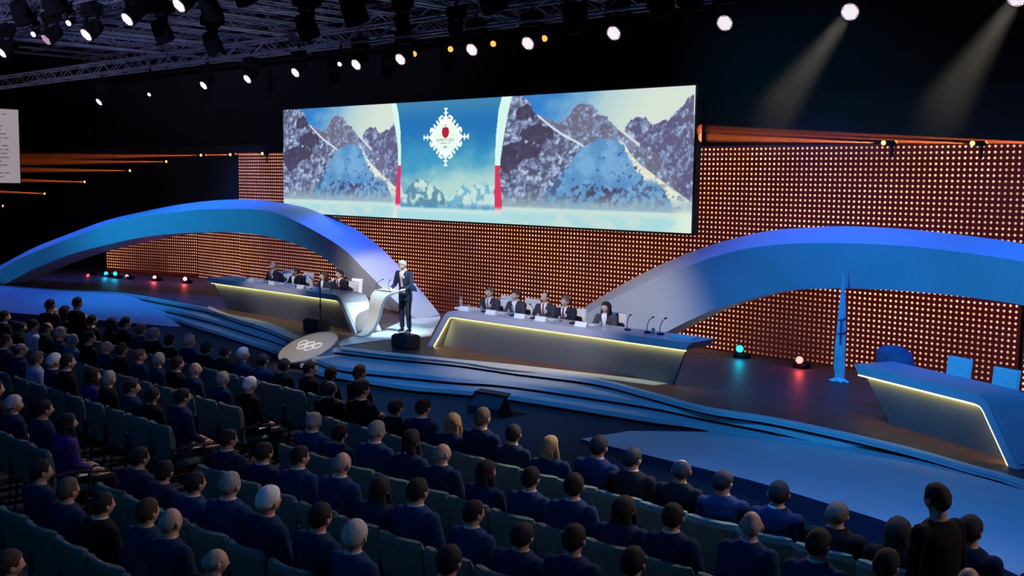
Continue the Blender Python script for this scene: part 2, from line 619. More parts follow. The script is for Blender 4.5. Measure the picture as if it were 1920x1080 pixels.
arch('low white arch spanning the left stage wing behind the left desk',
     [(3, 537), (60, 506), (130, 478), (200, 459), (280, 443), (370, 436), (440, 436), (500, 443), (560, 460), (610, 485), (650, 520), (685, 553), (720, 577), (757, 590)],
     [(-6, 512), (33, 487), (133, 446), (233, 411), (333, 397), (400, 392), (500, 395), (567, 421), (640, 464), (680, 502), (720, 543), (752, 574), (783, 601)],
     [(-10, 503), (30, 482), (67, 463), (133, 437), (200, 413), (267, 397), (333, 384), (400, 376), (467, 374), (540, 382), (617, 403), (690, 445), (740, 490), (790, 546), (825, 590)],
     (([-10, 300, 500, 620, 700, 757], [14.3, 17.4, 19.0, 19.75, 20.0, 19.7]), ([-10, 300, 500, 640, 783], [14.3, 17.4, 18.9, 19.3, 19.05])), thick=.95)
arch('low white arch spanning the right stage wing behind the spire',
     [(1225, 637), (1240, 628), (1280, 607), (1340, 580), (1400, 562), (1480, 545), (1560, 541), (1650, 543), (1760, 551), (1850, 562), (1925, 574), (2060, 606), (2200, 655), (2330, 720)],
     [(1075, 606), (1098, 590), (1143, 563), (1177, 547), (1227, 523), (1280, 502), (1380, 470), (1480, 457), (1580, 456), (1680, 460), (1780, 470), (1917, 490), (2060, 523), (2220, 585), (2400, 700)],
     [(1072, 596), (1090, 581), (1110, 567), (1160, 537), (1210, 510), (1260, 487), (1310, 467), (1380, 446), (1447, 432), (1513, 427), (1580, 424), (1680, 428), (1780, 438), (1913, 456), (2060, 490), (2230, 555), (2420, 690)],
     (([1200, 1450, 1700, 1920, 2400], [19.6, 19.6, 19.3, 18.6, 16.5]), ([1070, 1450, 1700, 1920, 2400], [19.6, 19.5, 19.2, 18.5, 16.3])), thick=.8)

# ------------------------------------------------------------------ the big picture screen
def lin(c):
    c = np.asarray(c, float)
    return np.where(c <= .04045, c / 12.92, ((c + .055) / 1.055) ** 2.4)


def vnoise(x, y, seed):
    rng = np.random.default_rng(seed)
    g = rng.random((257, 257))
    xi, yi = np.floor(x).astype(int), np.floor(y).astype(int)
    fx, fy = x - xi, y - yi
    fx, fy = fx * fx * (3 - 2 * fx), fy * fy * (3 - 2 * fy)
    a, b = g[xi % 256, yi % 256], g[(xi + 1) % 256, yi % 256]
    c, d = g[xi % 256, (yi + 1) % 256], g[(xi + 1) % 256, (yi + 1) % 256]
    return (a * (1 - fx) + b * fx) * (1 - fy) + (c * (1 - fx) + d * fx) * fy


def fbm(x, y, seed, o=5):
    t, a = 0, .5
    for k in range(o):
        t = t + a * vnoise(x * 2 ** k + 31 * k, y * 2 ** k + 17 * k, seed + k)
        a *= .5
    return t / (1 - .5 ** o)


def sst(a, b, x):
    t = np.clip((x - a) / (b - a), 0, 1)
    return t * t * (3 - 2 * t)


def mix(a, b, m_):
    return a * (1 - m_[..., None]) + np.asarray(b, float) * m_[..., None]


def zr(pts):   # pixel offsets on the wide right picture -> (s, t)
    out = []
    for x, y in pts:
        tp, bt = 100 - 75 * (x - 75) / 1340, 990 + 70 * (x - 10) / 1380
        out.append(((920 + x / 3.723 - 940) / 361, (y - tp) / (bt - tp)))
    return np.array(out)


RIDGE_L = zr([(0, 95), (150, 97), (200, 92), (250, 108), (280, 150), (292, 200), (350, 245), (430, 312), (500, 360), (620, 425), (680, 470), (760, 560), (900, 700)])
RIDGE_C = zr([(300, 330), (350, 262), (400, 242), (430, 270), (450, 292), (500, 250), (550, 238), (570, 190), (600, 165), (640, 150), (700, 150), (760, 200), (830, 268), (890, 312), (960, 370), (1020, 420), (1150, 500), (1300, 700)])
RIDGE_R = zr([(880, 400), (930, 330), (970, 270), (1010, 240), (1080, 245), (1110, 282), (1130, 312), (1160, 278), (1240, 258), (1290, 200), (1350, 170), (1380, 120), (1420, 90)])
MOUND = zr([(380, 800), (460, 680), (560, 560), (620, 470), (700, 425), (760, 400), (820, 398), (880, 405), (930, 430), (960, 500), (990, 560), (1060, 640), (1150, 700), (1250, 770), (1390, 850)])
SLOPE = zr([(890, 400), (935, 425), (975, 500), (1040, 570), (1130, 640), (1260, 740), (1395, 835)])
SLOPE2 = zr([(890, 412), (925, 440), (955, 510), (1000, 600), (1080, 690), (1210, 740), (1260, 870), (1330, 960)])


def mountains(s, t):
    n1 = fbm(s * 16, t * 12, 11)
    n2 = fbm(s * 42 + t * 16, t * 26 - s * 18, 23)
    n3 = fbm(s * 84 + t * 20, t * 50 - s * 30, 41, 4)
    sky = mix(mix(np.zeros(s.shape + (3,)) + (.20, .50, .80), (.62, .78, .84), sst(.1, .6, s + .25 * (n1 - .5) + .5 * (t - .1))), (.84, .89, .84), sst(.35, .85, s + .4 * t))
    img = sky

    def rock(snow_bias, tint):
        k = sst(.42, .60, n2 * .6 + n3 * .45 + snow_bias)
        c = mix(np.zeros(s.shape + (3,)) + np.array((.35, .37, .48)) * tint, (.50, .57, .71), k)
        return mix(c, (.72, .78, .88), sst(.62, .75, n3 * .5 + n2 * .6 + snow_bias))

    def layer(img, ridge, col, rough):
        y = np.interp(s, ridge[:, 0], ridge[:, 1], left=9, right=9)
        mk = sst(-.004, .004, t - y - rough * (n2 - .5))
        return img * (1 - mk[..., None]) + col * mk[..., None]
    img = layer(img, RIDGE_R, rock(-.05, np.array((1.1, 1.0, 1.05))), .05)
    img = layer(img, RIDGE_C, rock(-.02, np.array((1.25, 1.15, 1.05))), .05)
    cl = rock(.0 + .10 * (n1 - .5), np.array((1.0, .95, .95)))
    # two large bare rock faces
    for cx, cy, rx, ry in ((.19, .30, .085, .075), (.10, .42, .10, .07), (.03, .50, .07, .10), (.13, .13, .06, .06)):
        cl = mix(cl, (.27, .24, .34), sst(1.15, .75, ((s - cx) / rx) ** 2 + ((t - cy) / ry) ** 2 + 1.6 * (n2 - .5)) * .85)
    img = layer(img, RIDGE_L, cl, .02)
    # thin lit crest running down from the left mountain
    y = np.interp(s, RIDGE_L[:, 0], RIDGE_L[:, 1])
    img = mix(img, (.86, .89, .92), sst(.014, .005, np.abs(t - y - .004)) * ((s > .19) & (s < .45)))
    y = np.interp(s, RIDGE_C[:, 0], RIDGE_C[:, 1])
    img = mix(img, (.84, .87, .85), sst(.02, .006, np.abs(t - y - .006)) * ((s > .60) & (s < .72)))
    # blue shaded snow dome in front
    dome = mix(np.zeros(s.shape + (3,)) + (.36, .58, .78), (.47, .67, .84), sst(.35, .65, n1))
    dome = mix(dome, (.27, .32, .45), sst(.70, .80, n2 + .26 * np.clip(np.abs(s - .50) / .16 - .45, 0, 1)) * .7)
    dome = mix(dome, (.30, .28, .40), sst(.03, .0, np.abs(t - .76 - .16 * (n3 - .5)) - .045) * sst(.4, .6, n2) * sst(.16, .10, np.abs(s - .50)))
    img = layer(img, MOUND, dome, .03)
    # sunlit snow flank
    yt = np.interp(s, SLOPE[:, 0], SLOPE[:, 1], left=9)
    yb = np.interp(s, SLOPE2[:, 0], SLOPE2[:, 1], left=-9, right=1.2)
    img = mix(img, (.90, .91, .82), sst(-.006, .006, t - yt) * sst(-.02, .02, yb - t + .10 * (n2 - .5)) * sst(.70, .60, n3 * .6 + n2 * .4 + .05))
    # mist and pale lake
    img = mix(img, (.62, .72, .76), sst(.72, .87, t + .05 * (n1 - .5)) * .9)
    img = mix(img, (.80, .90, .86), sst(.855, .875, t) * (.8 + .2 * n1))
    img = mix(img, (.62, .84, .88), sst(.88, .93, t) * sst(.3, .6, n1) * .7)
    img = mix(img, (.86, .93, .86), sst(.86, .95, s) * sst(.8, .9, t))
    return img


def centre(s, t):
    n1 = fbm(s * 7, t * 9 + s * 2, 5)
    n2 = fbm(s * 22, t * 20, 77)
    img = mix(np.zeros(s.shape + (3,)) + (.25, .52, .70), (.15, .46, .72), sst(.0, .18, t))
    img = mix(img, (.25, .60, .76), sst(.22, .5, t + .15 * (n1 - .5)))
    img = mix(img, (.70, .85, .83), sst(.42, .75, t + .25 * (n1 - .5) + .16 * (s - .5)))
    for rd, tint in (([(0, .70), (.06, .68), (.12, .72), (.2, .76), (.3, .80), (.5, .9)], 1.1), ([(.05, .78), (.12, .70), (.2, .645), (.24, .655), (.3, .68), (.4, .74), (.5, .80), (.6, .86)], .9),
                     ([(.5, .82), (.58, .75), (.66, .70), (.74, .72), (.8, .68), (.9, .70), (1.0, .68)], 1.1)):
        rd = np.array(rd)
        y = np.interp(s, rd[:, 0], rd[:, 1], left=9, right=9)
        k = sst(.40, .6, n2 + .15 * (s - .3))
        c = mix(np.zeros(s.shape + (3,)) + np.array((.42, .64, .73)) * tint, (.78, .89, .87), k)
        mk = sst(0, .008, t - y - .04 * (n2 - .5))
        img = img * (1 - mk[..., None]) + c * mk[..., None]
    img = mix(img, (.30, .55, .74), sst(.84, .88, t) * .6)
    img = mix(img, (.80, .92, .90), sst(.885, .91, t) * .9)
    img = mix(img, (.62, .84, .88), sst(.92, .95, t) * .6)
    return img


SXL, SXR, SZB, SZT, SY = -29.03, -13.41, 3.105, 6.365, 20.05


def picture(nx, nz):
    X, Z = np.meshgrid(np.linspace(SXL, SXR, nx), np.linspace(SZB, SZT, nz))
    d0, d1, d2 = X, np.full_like(X, SY), Z - CZ
    dep = d0 * FWD[0] + d1 * FWD[1] + d2 * FWD[2]
    px = 960 + F * (d0 * RT[0] + d1 * RT[1] + d2 * RT[2]) / dep
    py = 540 - F * (d0 * UP[0] + d1 * UP[1] + d2 * UP[2]) / dep
    t = 1 - (Z - SZB) / (SZT - SZB)
    right = mountains((px - 940) / 361, t)
    left = mountains((px - 529) / 220 - .045, t)
    mid = centre((px - 749) / 181, t)
    # curved white and red ribbons part the three pictures
    xa0 = np.interp(t, [0, .15, .35, .6, .75, 1], [735, 742, 746, 745.5, 745, 744])      # outer edge, left ribbon
    xa1 = np.interp(t, [0, .08, .25, .45, .7, 1], [743, 747, 751, 752, 751, 750])
    xb0 = np.interp(t, [0, .1, .3, .5, .75, 1], [941, 935, 930, 928, 927, 926.5])
    xb1 = np.interp(t, [0, .1, .3, .5, .62, .75, .87, 1], [960, 954, 945, 938, 937, 940, 941, 940])
    img = np.where((px < xa0)[..., None], left, np.where((px > xb1)[..., None], right, mid))
    la, lb = (px >= xa0) & (px <= xa1), (px >= xb0) & (px <= xb1)
    white, red = np.array((.84, .97, .93)), np.array((.86, .22, .36))
    rib = np.where((t > .54)[..., None], red, white)
    pale = sst(.86, .90, t)
    rib = mix(rib, (.86, .84, .86), pale)
    img = np.where((la & (t < .93))[..., None], rib, img)
    img = np.where((lb & (t < .93))[..., None], rib, img)
    # left edge of the left ribbon widens upwards
    wl = (px > np.interp(t, [0, .3, .5], [733, 744, 748])) & (px < xa0) & (t < .5)
    img = np.where(wl[..., None], white, img)
    wr = (px > np.interp(t, [.5, .6, .87], [750, 745, 741])) & (px < xa0 + 2) & (t > .5) & (t < .9)
    img = np.where(wr[..., None], mix(np.zeros(img.shape) + red, (.86, .84, .86), pale), img)
    return X, Z, lin(np.clip(img, 0, 1))


nx, nz = 820, 230
PX, PZ, PC = picture(nx, nz)
screen = thing('picture_screen', 'wide bright screen with snowy mountains and ornate emblem above the stage', 'screen', ((SXL + SXR) / 2, SY, SZB))
me = bpy.data.meshes.new('picture')
V = np.stack([PX - (SXL + SXR) / 2, np.zeros_like(PX), PZ - SZB], -1).reshape(-1, 3)
idx = np.arange(nx * nz).reshape(nz, nx)
Q = np.stack([idx[:-1, :-1], idx[:-1, 1:], idx[1:, 1:], idx[1:, :-1]], -1).reshape(-1)
me.vertices.add(len(V))
me.vertices.foreach_set('co', V.reshape(-1))
me.loops.add(len(Q))
me.loops.foreach_set('vertex_index', Q)
me.polygons.add(len(Q) // 4)
me.polygons.foreach_set('loop_start', np.arange(len(Q) // 4) * 4)
me.update(calc_edges=True)
ca = me.color_attributes.new('picture_colour', 'FLOAT_COLOR', 'POINT')
ca.data.foreach_set('color', np.concatenate([PC, np.ones(PC.shape[:2] + (1,))], -1).astype(np.float32).reshape(-1))
picm = attr_mat('screen_picture', 'picture_colour', 1.0)
link('picture', me, picm, screen)
casem = mat('screen_case', (0.012, 0.012, 0.016), 0.6)
W2 = (SXR - SXL) / 2
H2 = SZT - SZB
mb = MB().box((0, .12, H2 / 2), (2 * W2 + .10, .2, H2 + .10))
mb.obj('case', casem, screen)
# emblem: white ornate lozenge with a red apple and two lines of lettering
ec = onY(836, 257, SY)
ECX, ECZ = ec[0] - (SXL + SXR) / 2, ec[2] - SZB
EW, EH = 0.90, 0.79
emw = mat('emblem_white', (.8, .9, .85), .6, emit=tuple(lin((.90, .98, .92))), estr=1.0)
emr = mat('emblem_red', (.5, .05, .08), .6, emit=tuple(lin((.72, .13, .22))), estr=1.0)
emg = mat('emblem_grey', (.3, .3, .3), .6, emit=tuple(lin((.40, .42, .42))), estr=1.0)
mb = MB()


def plate(poly, y0=-.012, y1=-.004, mi=0):
    a = [(ECX + p[0], y0, ECZ + p[1]) for p in poly]
    b = [(ECX + p[0], y1, ECZ + p[1]) for p in poly]
    mb.loft([a, b], mi)


core = []
for k in range(48):
    a = 2 * math.pi * k / 48
    c, s_ = math.cos(a), math.sin(a)
    e = .72 / (abs(c) ** 1.1 + abs(s_) ** 1.1) ** (1 / 1.1)
    core.append((EW * e * c, EH * e * s_ * 1.02))
plate(core)


def curl(cx, cz, r, a0, a1, wd=.042, fx=1):
    p = []
    for k in range(15):
        t = k / 14
        a = a0 + (a1 - a0) * t
        rr = r * (1 - .45 * t)
        p.append((cx + rr * math.cos(a), cz + rr * math.sin(a), wd * (1 - .35 * t)))
    o = [(x + w_ * math.cos(a0 + (a1 - a0) * i / 14), z + w_ * math.sin(a0 + (a1 - a0) * i / 14)) for i, (x, z, w_) in enumerate(p)]
    n_ = [(x - w_ * math.cos(a0 + (a1 - a0) * i / 14), z - w_ * math.sin(a0 + (a1 - a0) * i / 14)) for i, (x, z, w_) in enumerate(p)]
    plate(o + n_[::-1])


for sx in (-1, 1):
    for sz in (-1, 1):
        f = lambda a: math.atan2(sz * math.sin(a), sx * math.cos(a))
        # scrolls beside the four tips, leaf bumps along the four sides
        curl(sx * .145, sz * .50, .10, math.atan2(-sz, -sx), math.atan2(-sz, -sx) + sx * sz * 4.6)
        curl(sx * .55, sz * .155, .10, math.atan2(-sz, -sx), math.atan2(-sz, -sx) - sx * sz * 4.6)
        for t in (.30, .44, .58, .70):
            x, z = sx * EW * .90 * (1 - t) * .98, sz * EH * .98 * t * .90
            nx_, nz_ = sx * .66, sz * .75
            q = .075
            plate([(x - nz_ * .045, z + nx_ * .045), (x + nx_ * q, z + nz_ * q), (x + nz_ * .045, z - nx_ * .045), (x - nx_ * .1, z - nz_ * .1)])
for dx, dz in ((0, 1), (0, -1), (1, 0), (-1, 0)):
    L = EH if dz else EW
    tx, tz = dz, dx
    for (a, b, c) in ((.55, .99, .028), (.80, .835, .09), (.955, .99, .075), (.66, .70, .06)):
        plate([(dx * L * a - tx * c, dz * L * a - tz * c), (dx * L * a + tx * c, dz * L * a + tz * c),
               (dx * L * b + tx * c, dz * L * b + tz * c), (dx * L * b - tx * c, dz * L * b - tz * c)])
em = mb.obj('emblem', emw, screen)
em['label'] = 'white ornate lozenge emblem'
mb = MB()
ap = []
for k in range(28):
    a = 2 * math.pi * k / 28
    r = .135 * (1 - .16 * max(0, math.sin(a)) ** 6 + .04 * abs(math.cos(a)))
    ap.append((r * math.cos(a), .145 + r * math.sin(a) * (1.25 if math.sin(a) < 0 else 1.05)))
plate(ap, -.02, -.013)
plate([(-.008, .27), (.012, .27), (.03, .34), (.012, .345)], -.02, -.013)
mb.obj('apple', emr, em)


def text(name, body, size, x, z, mt, parent, y=-.02):
    cu = bpy.data.curves.new(name, 'FONT')
    cu.body, cu.size, cu.align_x, cu.align_y, cu.extrude = body, size, 'CENTER', 'CENTER', .003
    t = bpy.data.objects.new(name, cu)
    COL.objects.link(t)
    dg = bpy.context.evaluated_depsgraph_get()
    me_ = bpy.data.meshes.new_from_object(t.evaluated_get(dg))
    bpy.data.objects.remove(t)
    me_.name = name
    me_.transform(Matrix.Translation((x, y, z)) @ Matrix.Rotation(R(90), 4, 'X'))
    me_.materials.clear()
    return link(name, me_, mt, parent)


text('lettering', 'ALMATY 2022', .115, ECX, ECZ - .085, emg, em)
text('lettering', 'CANDIDATE CITY', .055, ECX, ECZ - .165, emg, em)
# little ring row under the lettering
mb = MB()
for k, (x, z) in enumerate(((-.05, 0), (0, 0), (.05, 0), (-.025, -.025), (.025, -.025))):
    o = [(x + .024 * math.cos(a), z - .26 + .024 * math.sin(a)) for a in np.arange(16) * math.pi / 8]
    i_ = [(x + .016 * math.cos(a), z - .26 + .016 * math.sin(a)) for a in np.arange(16) * math.pi / 8]
    for j in range(16):
        jj = (j + 1) % 16
        plate([o[j], o[jj], i_[jj], i_[j]], -.02, -.013)
mb.obj('ring_mark', emg, em)

# ------------------------------------------------------------------ side slide screen at the far left
c0, c1 = onY(34, 206, 17.5), onY(36, 343, 17.5)
slide = thing('slide_screen', 'pale side screen showing lines of grey text at far left', 'screen', (c0[0], 17.5, c1[2]))
slm = mat('slide_white', (.5, .48, .48), .6, emit=tuple(lin((.58, .53, .53))), estr=1.0)
slt = mat('slide_text', (.3, .3, .3), .6, emit=tuple(lin((.36, .33, .36))), estr=1.0)
hh = c0[2] - c1[2]
MB().box((-.02, -2.6, hh / 2), (.04, 5.2, hh)).obj('picture', slm, slide)
MB().box((-.12, -2.6, hh / 2), (.14, 5.3, hh + .1)).obj('case', casem, slide)
mb = MB()
rr = random.Random(4)
for k in range(17):
    z = hh * (.93 - k * .053)
    if k in (1, 14):
        continue
    y = -.38 - rr.random() * .35
    while y > -4.6:
        l = .12 + rr.random() * .32
        mb.box((.004, y - l / 2, z), (.008, l, .05 if k != 2 else .085))
        y -= l + .07
o = mb.obj('text_lines', slt, slide)
o['kind'] = 'stuff'

# ------------------------------------------------------------------ podium: white floor band, round emblem nose, lectern
whitem = mat('white_gloss', (0.72, 0.74, 0.78), 0.3, var=0.03)
lecm = mat('lectern_paint', (0.47, 0.45, 0.43), 0.4, var=0.03)
greym = mat('edge_grey', (0.16, 0.17, 0.21), 0.45)
pod = thing('podium_base', 'white floor band flowing to a round ringed disc at the stage nose', 'podium', (-19.5, 14.2, 0))


def podobj(mb, name, mt, smooth=False):
    o = mb.obj(name, mt, pod, smooth)
    o.matrix_parent_inverse = Matrix.Translation((19.5, -14.2, 0))
    return o


fb = smoothline([at(x, y, .47)[:2] for x, y in [(628, 645), (650, 634), (680, 628), (709, 622), (732, 612), (752, 602), (757, 592), (765, 586), (825, 591)]], 4)
fb2 = [at(x, y, .47)[:2] for x, y in [(826, 596), (808, 629), (783, 632), (739, 635), (695, 640), (638, 648)]]
podobj(MB().prism(P2(fb) + P2(fb2), .448, .47), 'floor_band', whitem)
DC = Vector(at(577, 649, .44))
DR = .70
tilt = Matrix.Rotation(R(23), 3, 'X')
podobj(MB().lathe([(DR - .03, -.06), (DR, -.04), (DR, -.01), (DR - .02, 0)], 48, tilt, DC), 'emblem_disc', lecm)
# body below the disc narrows towards the floor
rings = []
for t in np.linspace(0, 1, 8):
    rg = []
    for k in range(40):
        a = 2 * math.pi * k / 40
        p = tilt @ Vector((DR * .97 * math.cos(a), DR * .97 * math.sin(a), -.06)) + DC
        q = Vector((DC.x + .12 + .58 * math.cos(a), DC.y + .30 + .50 * math.sin(a), 0.0))
        rg.append(p.lerp(q, t ** .8))
    rings.append(rg)
podobj(MB().loft(rings), 'nose_body', stepm, True)
ringm = mat('ring_white', (.9, .9, .86), .4, emit=(.9, .9, .8), estr=.25)
for k, (x, y) in enumerate(((-.265, .07), (0, .07), (.265, .07), (-.1325, -.06), (.1325, -.06))):
    mb = MB()
    rg = []
    for i in range(33):
        a = 2 * math.pi * i / 32
        rg.append(tilt @ Vector((x + .112 * math.cos(a), y + .112 * math.sin(a), .008)) + DC)
    mb.tube(rg, .0165, 6)
    podobj(mb, 'ring', ringm)

lect = thing('lectern', 'white S-curved lectern in front of the standing speaker', 'lectern', (-19.9, 15.9, .47))
prof = smoothline([(-.08, .012), (.12, .05), (.30, .22), (.41, .48), (.48, .76), (.58, .94), (.76, 1.02), (1.02, 1.04)], 8)
prof = [np.array(p) for p in prof]
up_, lo_ = [], []
for i, p in enumerate(prof):
    t = prof[min(i + 1, len(prof) - 1)] - prof[max(i - 1, 0)]
    t /= np.linalg.norm(t)
    nrm = np.array((-t[1], t[0]))
    th = .02 + .06 * math.sin(math.pi * min(1, i / (len(prof) - 1) * 1.1))
    up_.append(p + nrm * .012)
    lo_.append(p - nrm * th)
nP = len(prof)


def hw(i):
    return .14 + .30 * (i / (nP - 1)) ** 2.2


vs, fs, fsd = [], [], []
for i in range(nP):
    h = hw(i)
    for q in (up_[i], lo_[i]):
        for s_ in (-1, 1):
            vs.append((s_ * h - .02, q[0], max(q[1], .0)))
for i in range(nP - 1):
    k = 4 * i
    fs += [(k, k + 1, k + 5, k + 4), (k + 2, k + 6, k + 7, k + 3)]
    fsd += [(k, k + 4, k + 6, k + 2), (k + 1, k + 3, k + 7, k + 5)]
fs += [(0, 2, 3, 1), (4 * nP - 4, 4 * nP - 3, 4 * nP - 1, 4 * nP - 2)]
mb = MB().add(vs, fs, 0).add(vs, fsd, 1)
mb.obj('stand', [lecm, greym], lect)
mb = MB().rbox((0, .86, 1.055), (.5, .26, .02), .008)
mb.obj('reading_board', lecm, lect)
MB().rbox((-.02, .545, .90), (.10, .012, .03), .004, M=Matrix.Rotation(R(-30), 3, 'X')).obj('name_badge', greym, lect)
micm = mat('mic_black', (0.01, 0.01, 0.012), 0.5)
for s_ in (-1, 1):
    mb = MB().tube([(s_ * .24, .72, 1.0), (s_ * .24, .66, 1.14), (s_ * .2, .68, 1.24), (s_ * .14, .78, 1.31)], .007, 6)
    mb.ball((s_ * .135, .79, 1.315), .018, 8, 6)
    mb.obj('microphone', micm, lect)
papers = MB().box((0, 0, 0), (.3, .21, .006)).obj('paper_sheets', mat('paper', (.75, .75, .76), .7))
papers.location = (-19.9, 15.9 + .86, .47 + 1.069)
tag(papers, 'white paper sheets lying on the lectern top', 'paper')

# ------------------------------------------------------------------ teleprompters
boxm = mat('black_box', (0.012, 0.012, 0.016), 0.55, var=.3)
glassm = mat('prompter_glass', (0.42, 0.45, 0.46), 0.12)


def prompter(label, loc, top, bw, pane=True):
    t = thing('teleprompter', label, 'teleprompter', loc)
    MB().rbox((0, 0, .15), (bw, .42, .30), .03).obj('monitor_box', boxm, t)
    MB().rbox((0, 0, .31), (bw * .86, .3, .02), .008).obj('monitor_glass', mat('monitor_glass', (.02, .025, .05), .12), t)
    MB().tube([(.02, .1, .3), (.02, .1, top)], .014, 8).obj('pole', micm, t)
    MB().ball((.02, .1, top * .47), (.03, .03, .06), 8, 6).obj('pole_clamp', micm, t)
    if pane:
        MB().box((.13, .1, top - .07), (.20, .012, .15), M=Matrix.Rotation(R(28), 3, 'X')).obj('glass_pane', glassm, t)
    return t


prompter('black teleprompter box with pole and glass pane at the speaker\'s feet', (-17.95, 15.62, SZ), 1.42, .56)
prompter('black teleprompter box with thin pole in front of the left desk', (-21.45, 15.75, SZ), 1.30, .60, False)

# ------------------------------------------------------------------ desks
deskm = mat('desk_slab', (0.40, 0.39, 0.46), 0.35, var=0.03)
panelm = mat('desk_panel', (0.10, 0.10, 0.115), 0.6, var=0.06, vscale=2)
ledm = mat('led_strip', (.9, .9, .6), .5, emit=(1.0, .96, .36), estr=1.25)


def desk(label, loc, rz, L, leg, skip=False):
    """leg = -1: slanted end leg on the left, +1 on the right; local x runs along the front"""
    t = thing('conference_desk', label, 'desk', loc, rz)
    D, H, th = .82, .885, .14

    def mx(p):
        return [(q[0] if leg < 0 else L - q[0], q[1]) for q in p]
    outer = [(0.0, 0.0)] + [(.62 + .2 * math.sin(a), H - .16 + .16 * (1 - math.cos(a)) * 1.0) for a in np.linspace(.15, 1.45, 6)]
    outer = [(0.0, 0.0), (.50, H - .20), (.56, H - .11), (.64, H - .045), (.75, H - .01), (.9, H), (L, H + .005)]
    inner = [(L - .13, H - th), (.82, H - th), (.72, H - th - .015), (.66, H - th - .06), (.155, 0.0)]
    poly = mx(outer + inner)
    MB().extrude(poly, 0, D).obj('frame', deskm, t)
    # front panel leans in towards the bottom
    pa = mx([(.20, 0.0), (.70, H - th - .05), (.82, H - th - .002), (L - .17, H - th - .002), (L - .57, 0.0)])
    fr = [(x, .30 - .20 * z / (H - th), z) for x, z in pa]
    bk = [(x, y + .06, z) for x, y, z in fr]
    MB().loft([fr, bk]).obj('front_panel', panelm, t)
    pts = mx(([] if skip else [(.175, .01), (.645, H - th - .085), (.70, H - th - .035)]) + [(.79, H - th - .016), (L - .12, H - th - .016)])
    MB().tube([(x, .045 if leg < 0 or skip else .006, z) for x, z in pts], .013, 6).obj('led_strip', ledm, t)
    segs = [(pts[k], pts[k + 1]) for k in ((0, len(pts) - 2) if len(pts) > 2 else (0,))]
    for (xa, za), (xb, zb) in segs:
        l = bpy.data.lights.new('strip_light', 'AREA')
        ln = math.hypot(xb - xa, zb - za)
        l.shape, l.size, l.size_y, l.energy, l.color = 'RECTANGLE', ln, .02, 2.6 * ln, (1.0, .92, .30)
        b = bpy.data.objects.new('strip_light', l)
        COL.objects.link(b)
        b.parent = t
        ex = Vector((xb - xa, 0, zb - za)).normalized()
        zz = -(Vector((0, .55, -.8)) if abs(ex.x) > .9 else Vector((.7 if leg < 0 else -.7, .6, -.2))).normalized()
        zz = (zz - ex * zz.dot(ex)).normalized()
        M = Matrix((ex, zz.cross(ex), zz)).transposed().to_4x4()
        M.translation = Vector(((xa + xb) / 2, .062, (za + zb) / 2 - (.016 if abs(ex.x) > .9 else 0)))
        b.matrix_local = M
    q = mx([(.03, .05), (.51, H - .19)])
    (xa, za), (xb, zb) = q
    n_ = Vector((xb - xa, 0, zb - za)).normalized()
    o_ = Vector((n_.z, 0, -n_.x)) * (1 if leg > 0 else -1)
    mb = MB()
    pl = [Vector((xa, .07, za)), Vector((xa, D - .07, za)), Vector((xb, D - .07, zb)), Vector((xb, .07, zb))]
    mb.loft([[p + o_ * .002 for p in pl], [p + o_ * .010 for p in pl]])
    mb.obj('end_panel', whitem if skip else deskm, t)
    return t


desk('long lit conference desk right of the lectern with five panellists', (-17.82, 16.15, SZ), 0, 7.08, -1)
desk('long lit conference desk left of the lectern with four panellists', (-27.25, 16.2, SZ), 0, 6.78, 1, True)
a, b = at(1600, 683, 1.335), at(1862, 746, 1.335)
desk('unoccupied lit conference desk at far right beside the spire', (a[0], a[1], SZ), math.atan2(b[1] - a[1], b[0] - a[0]), 3.32, 1)
D3 = (a, b)

# ------------------------------------------------------------------ spire
spm = mat('spire_blue', (0.55, 0.80, 0.82), 0.3, var=0.25, vscale=3)
spd = mat('spire_band', (0.02, 0.07, 0.16), 0.35)
base = at(1573, 716, SZ)
sp = thing('spire_sculpture', 'tall pale blue pointed spire standing on the stage by the right arch', 'sculpture', tuple(base))


def spx(px, py):
    p = onY(px, py, base[1])
    q = p - base
    return float(q @ _RT0), float(q[2])


Lft = [(1563, 718), (1563, 700), (1560, 690), (1562, 650), (1566, 620), (1571, 580), (1575, 550), (1579, 515), (1581, 499)]
Rgt = [(1586, 718), (1587, 700), (1588, 690), (1588, 650), (1589, 620), (1588, 580), (1586, 550), (1583, 515), (1582, 499)]
rings = []
hv = Vector(_RT0)
dv = Vector((-hv.y, hv.x, 0))
rows = []
for l, r_ in zip(Lft, Rgt):
    (x0, z0), (x1, z1) = spx(*l), spx(*r_)
    rows.append(((x0 + x1) / 2, max((x1 - x0) / 2, .004), max((z0 + z1) / 2, 0)))
for cx, hw_, z in rows:
    rings.append([hv * (cx + hw_ * c) + dv * (hw_ * .75 * s_) + Vector((0, 0, z)) for c, s_ in
                  ((-1, 0), (-.55, -.7), (-.12, -.55), (.1, -1.0), (.75, -.75), (1, 0), (.5, .9), (-.5, .9))])
MB().loft(rings).obj('blade', spm, sp)
for zf in (.43, .55):
    cx, hw_, z = [np.interp(rows[-1][2] * zf, [q[2] for q in rows], [q[k] for q in rows]) for k in (0, 1, 2)]
    pts = [hv * (cx + .15 * hw_ + hw_ * .95 * math.cos(a)) + dv * (hw_ * 1.02 * math.sin(a)) + Vector((0, 0, z + .03 * math.cos(a))) for a in np.linspace(0, 2 * math.pi, 17)]
    MB().tube(pts, .016, 6).obj('band', spd, sp)
MB().tube([hv * -.05 + dv * -.13 + Vector((0, 0, rows[-1][2] * zz)) for zz in (.33, .55)], .013, 6).obj('rib', spd, sp)
mb = MB()
for k in range(6):
    a = k * 1.05
    mb.tube([Vector((.04 * math.cos(a), .04 * math.sin(a), .05)), Vector((.2 * math.cos(a), .13 * math.sin(a), .012))], [.05, .02], 6)
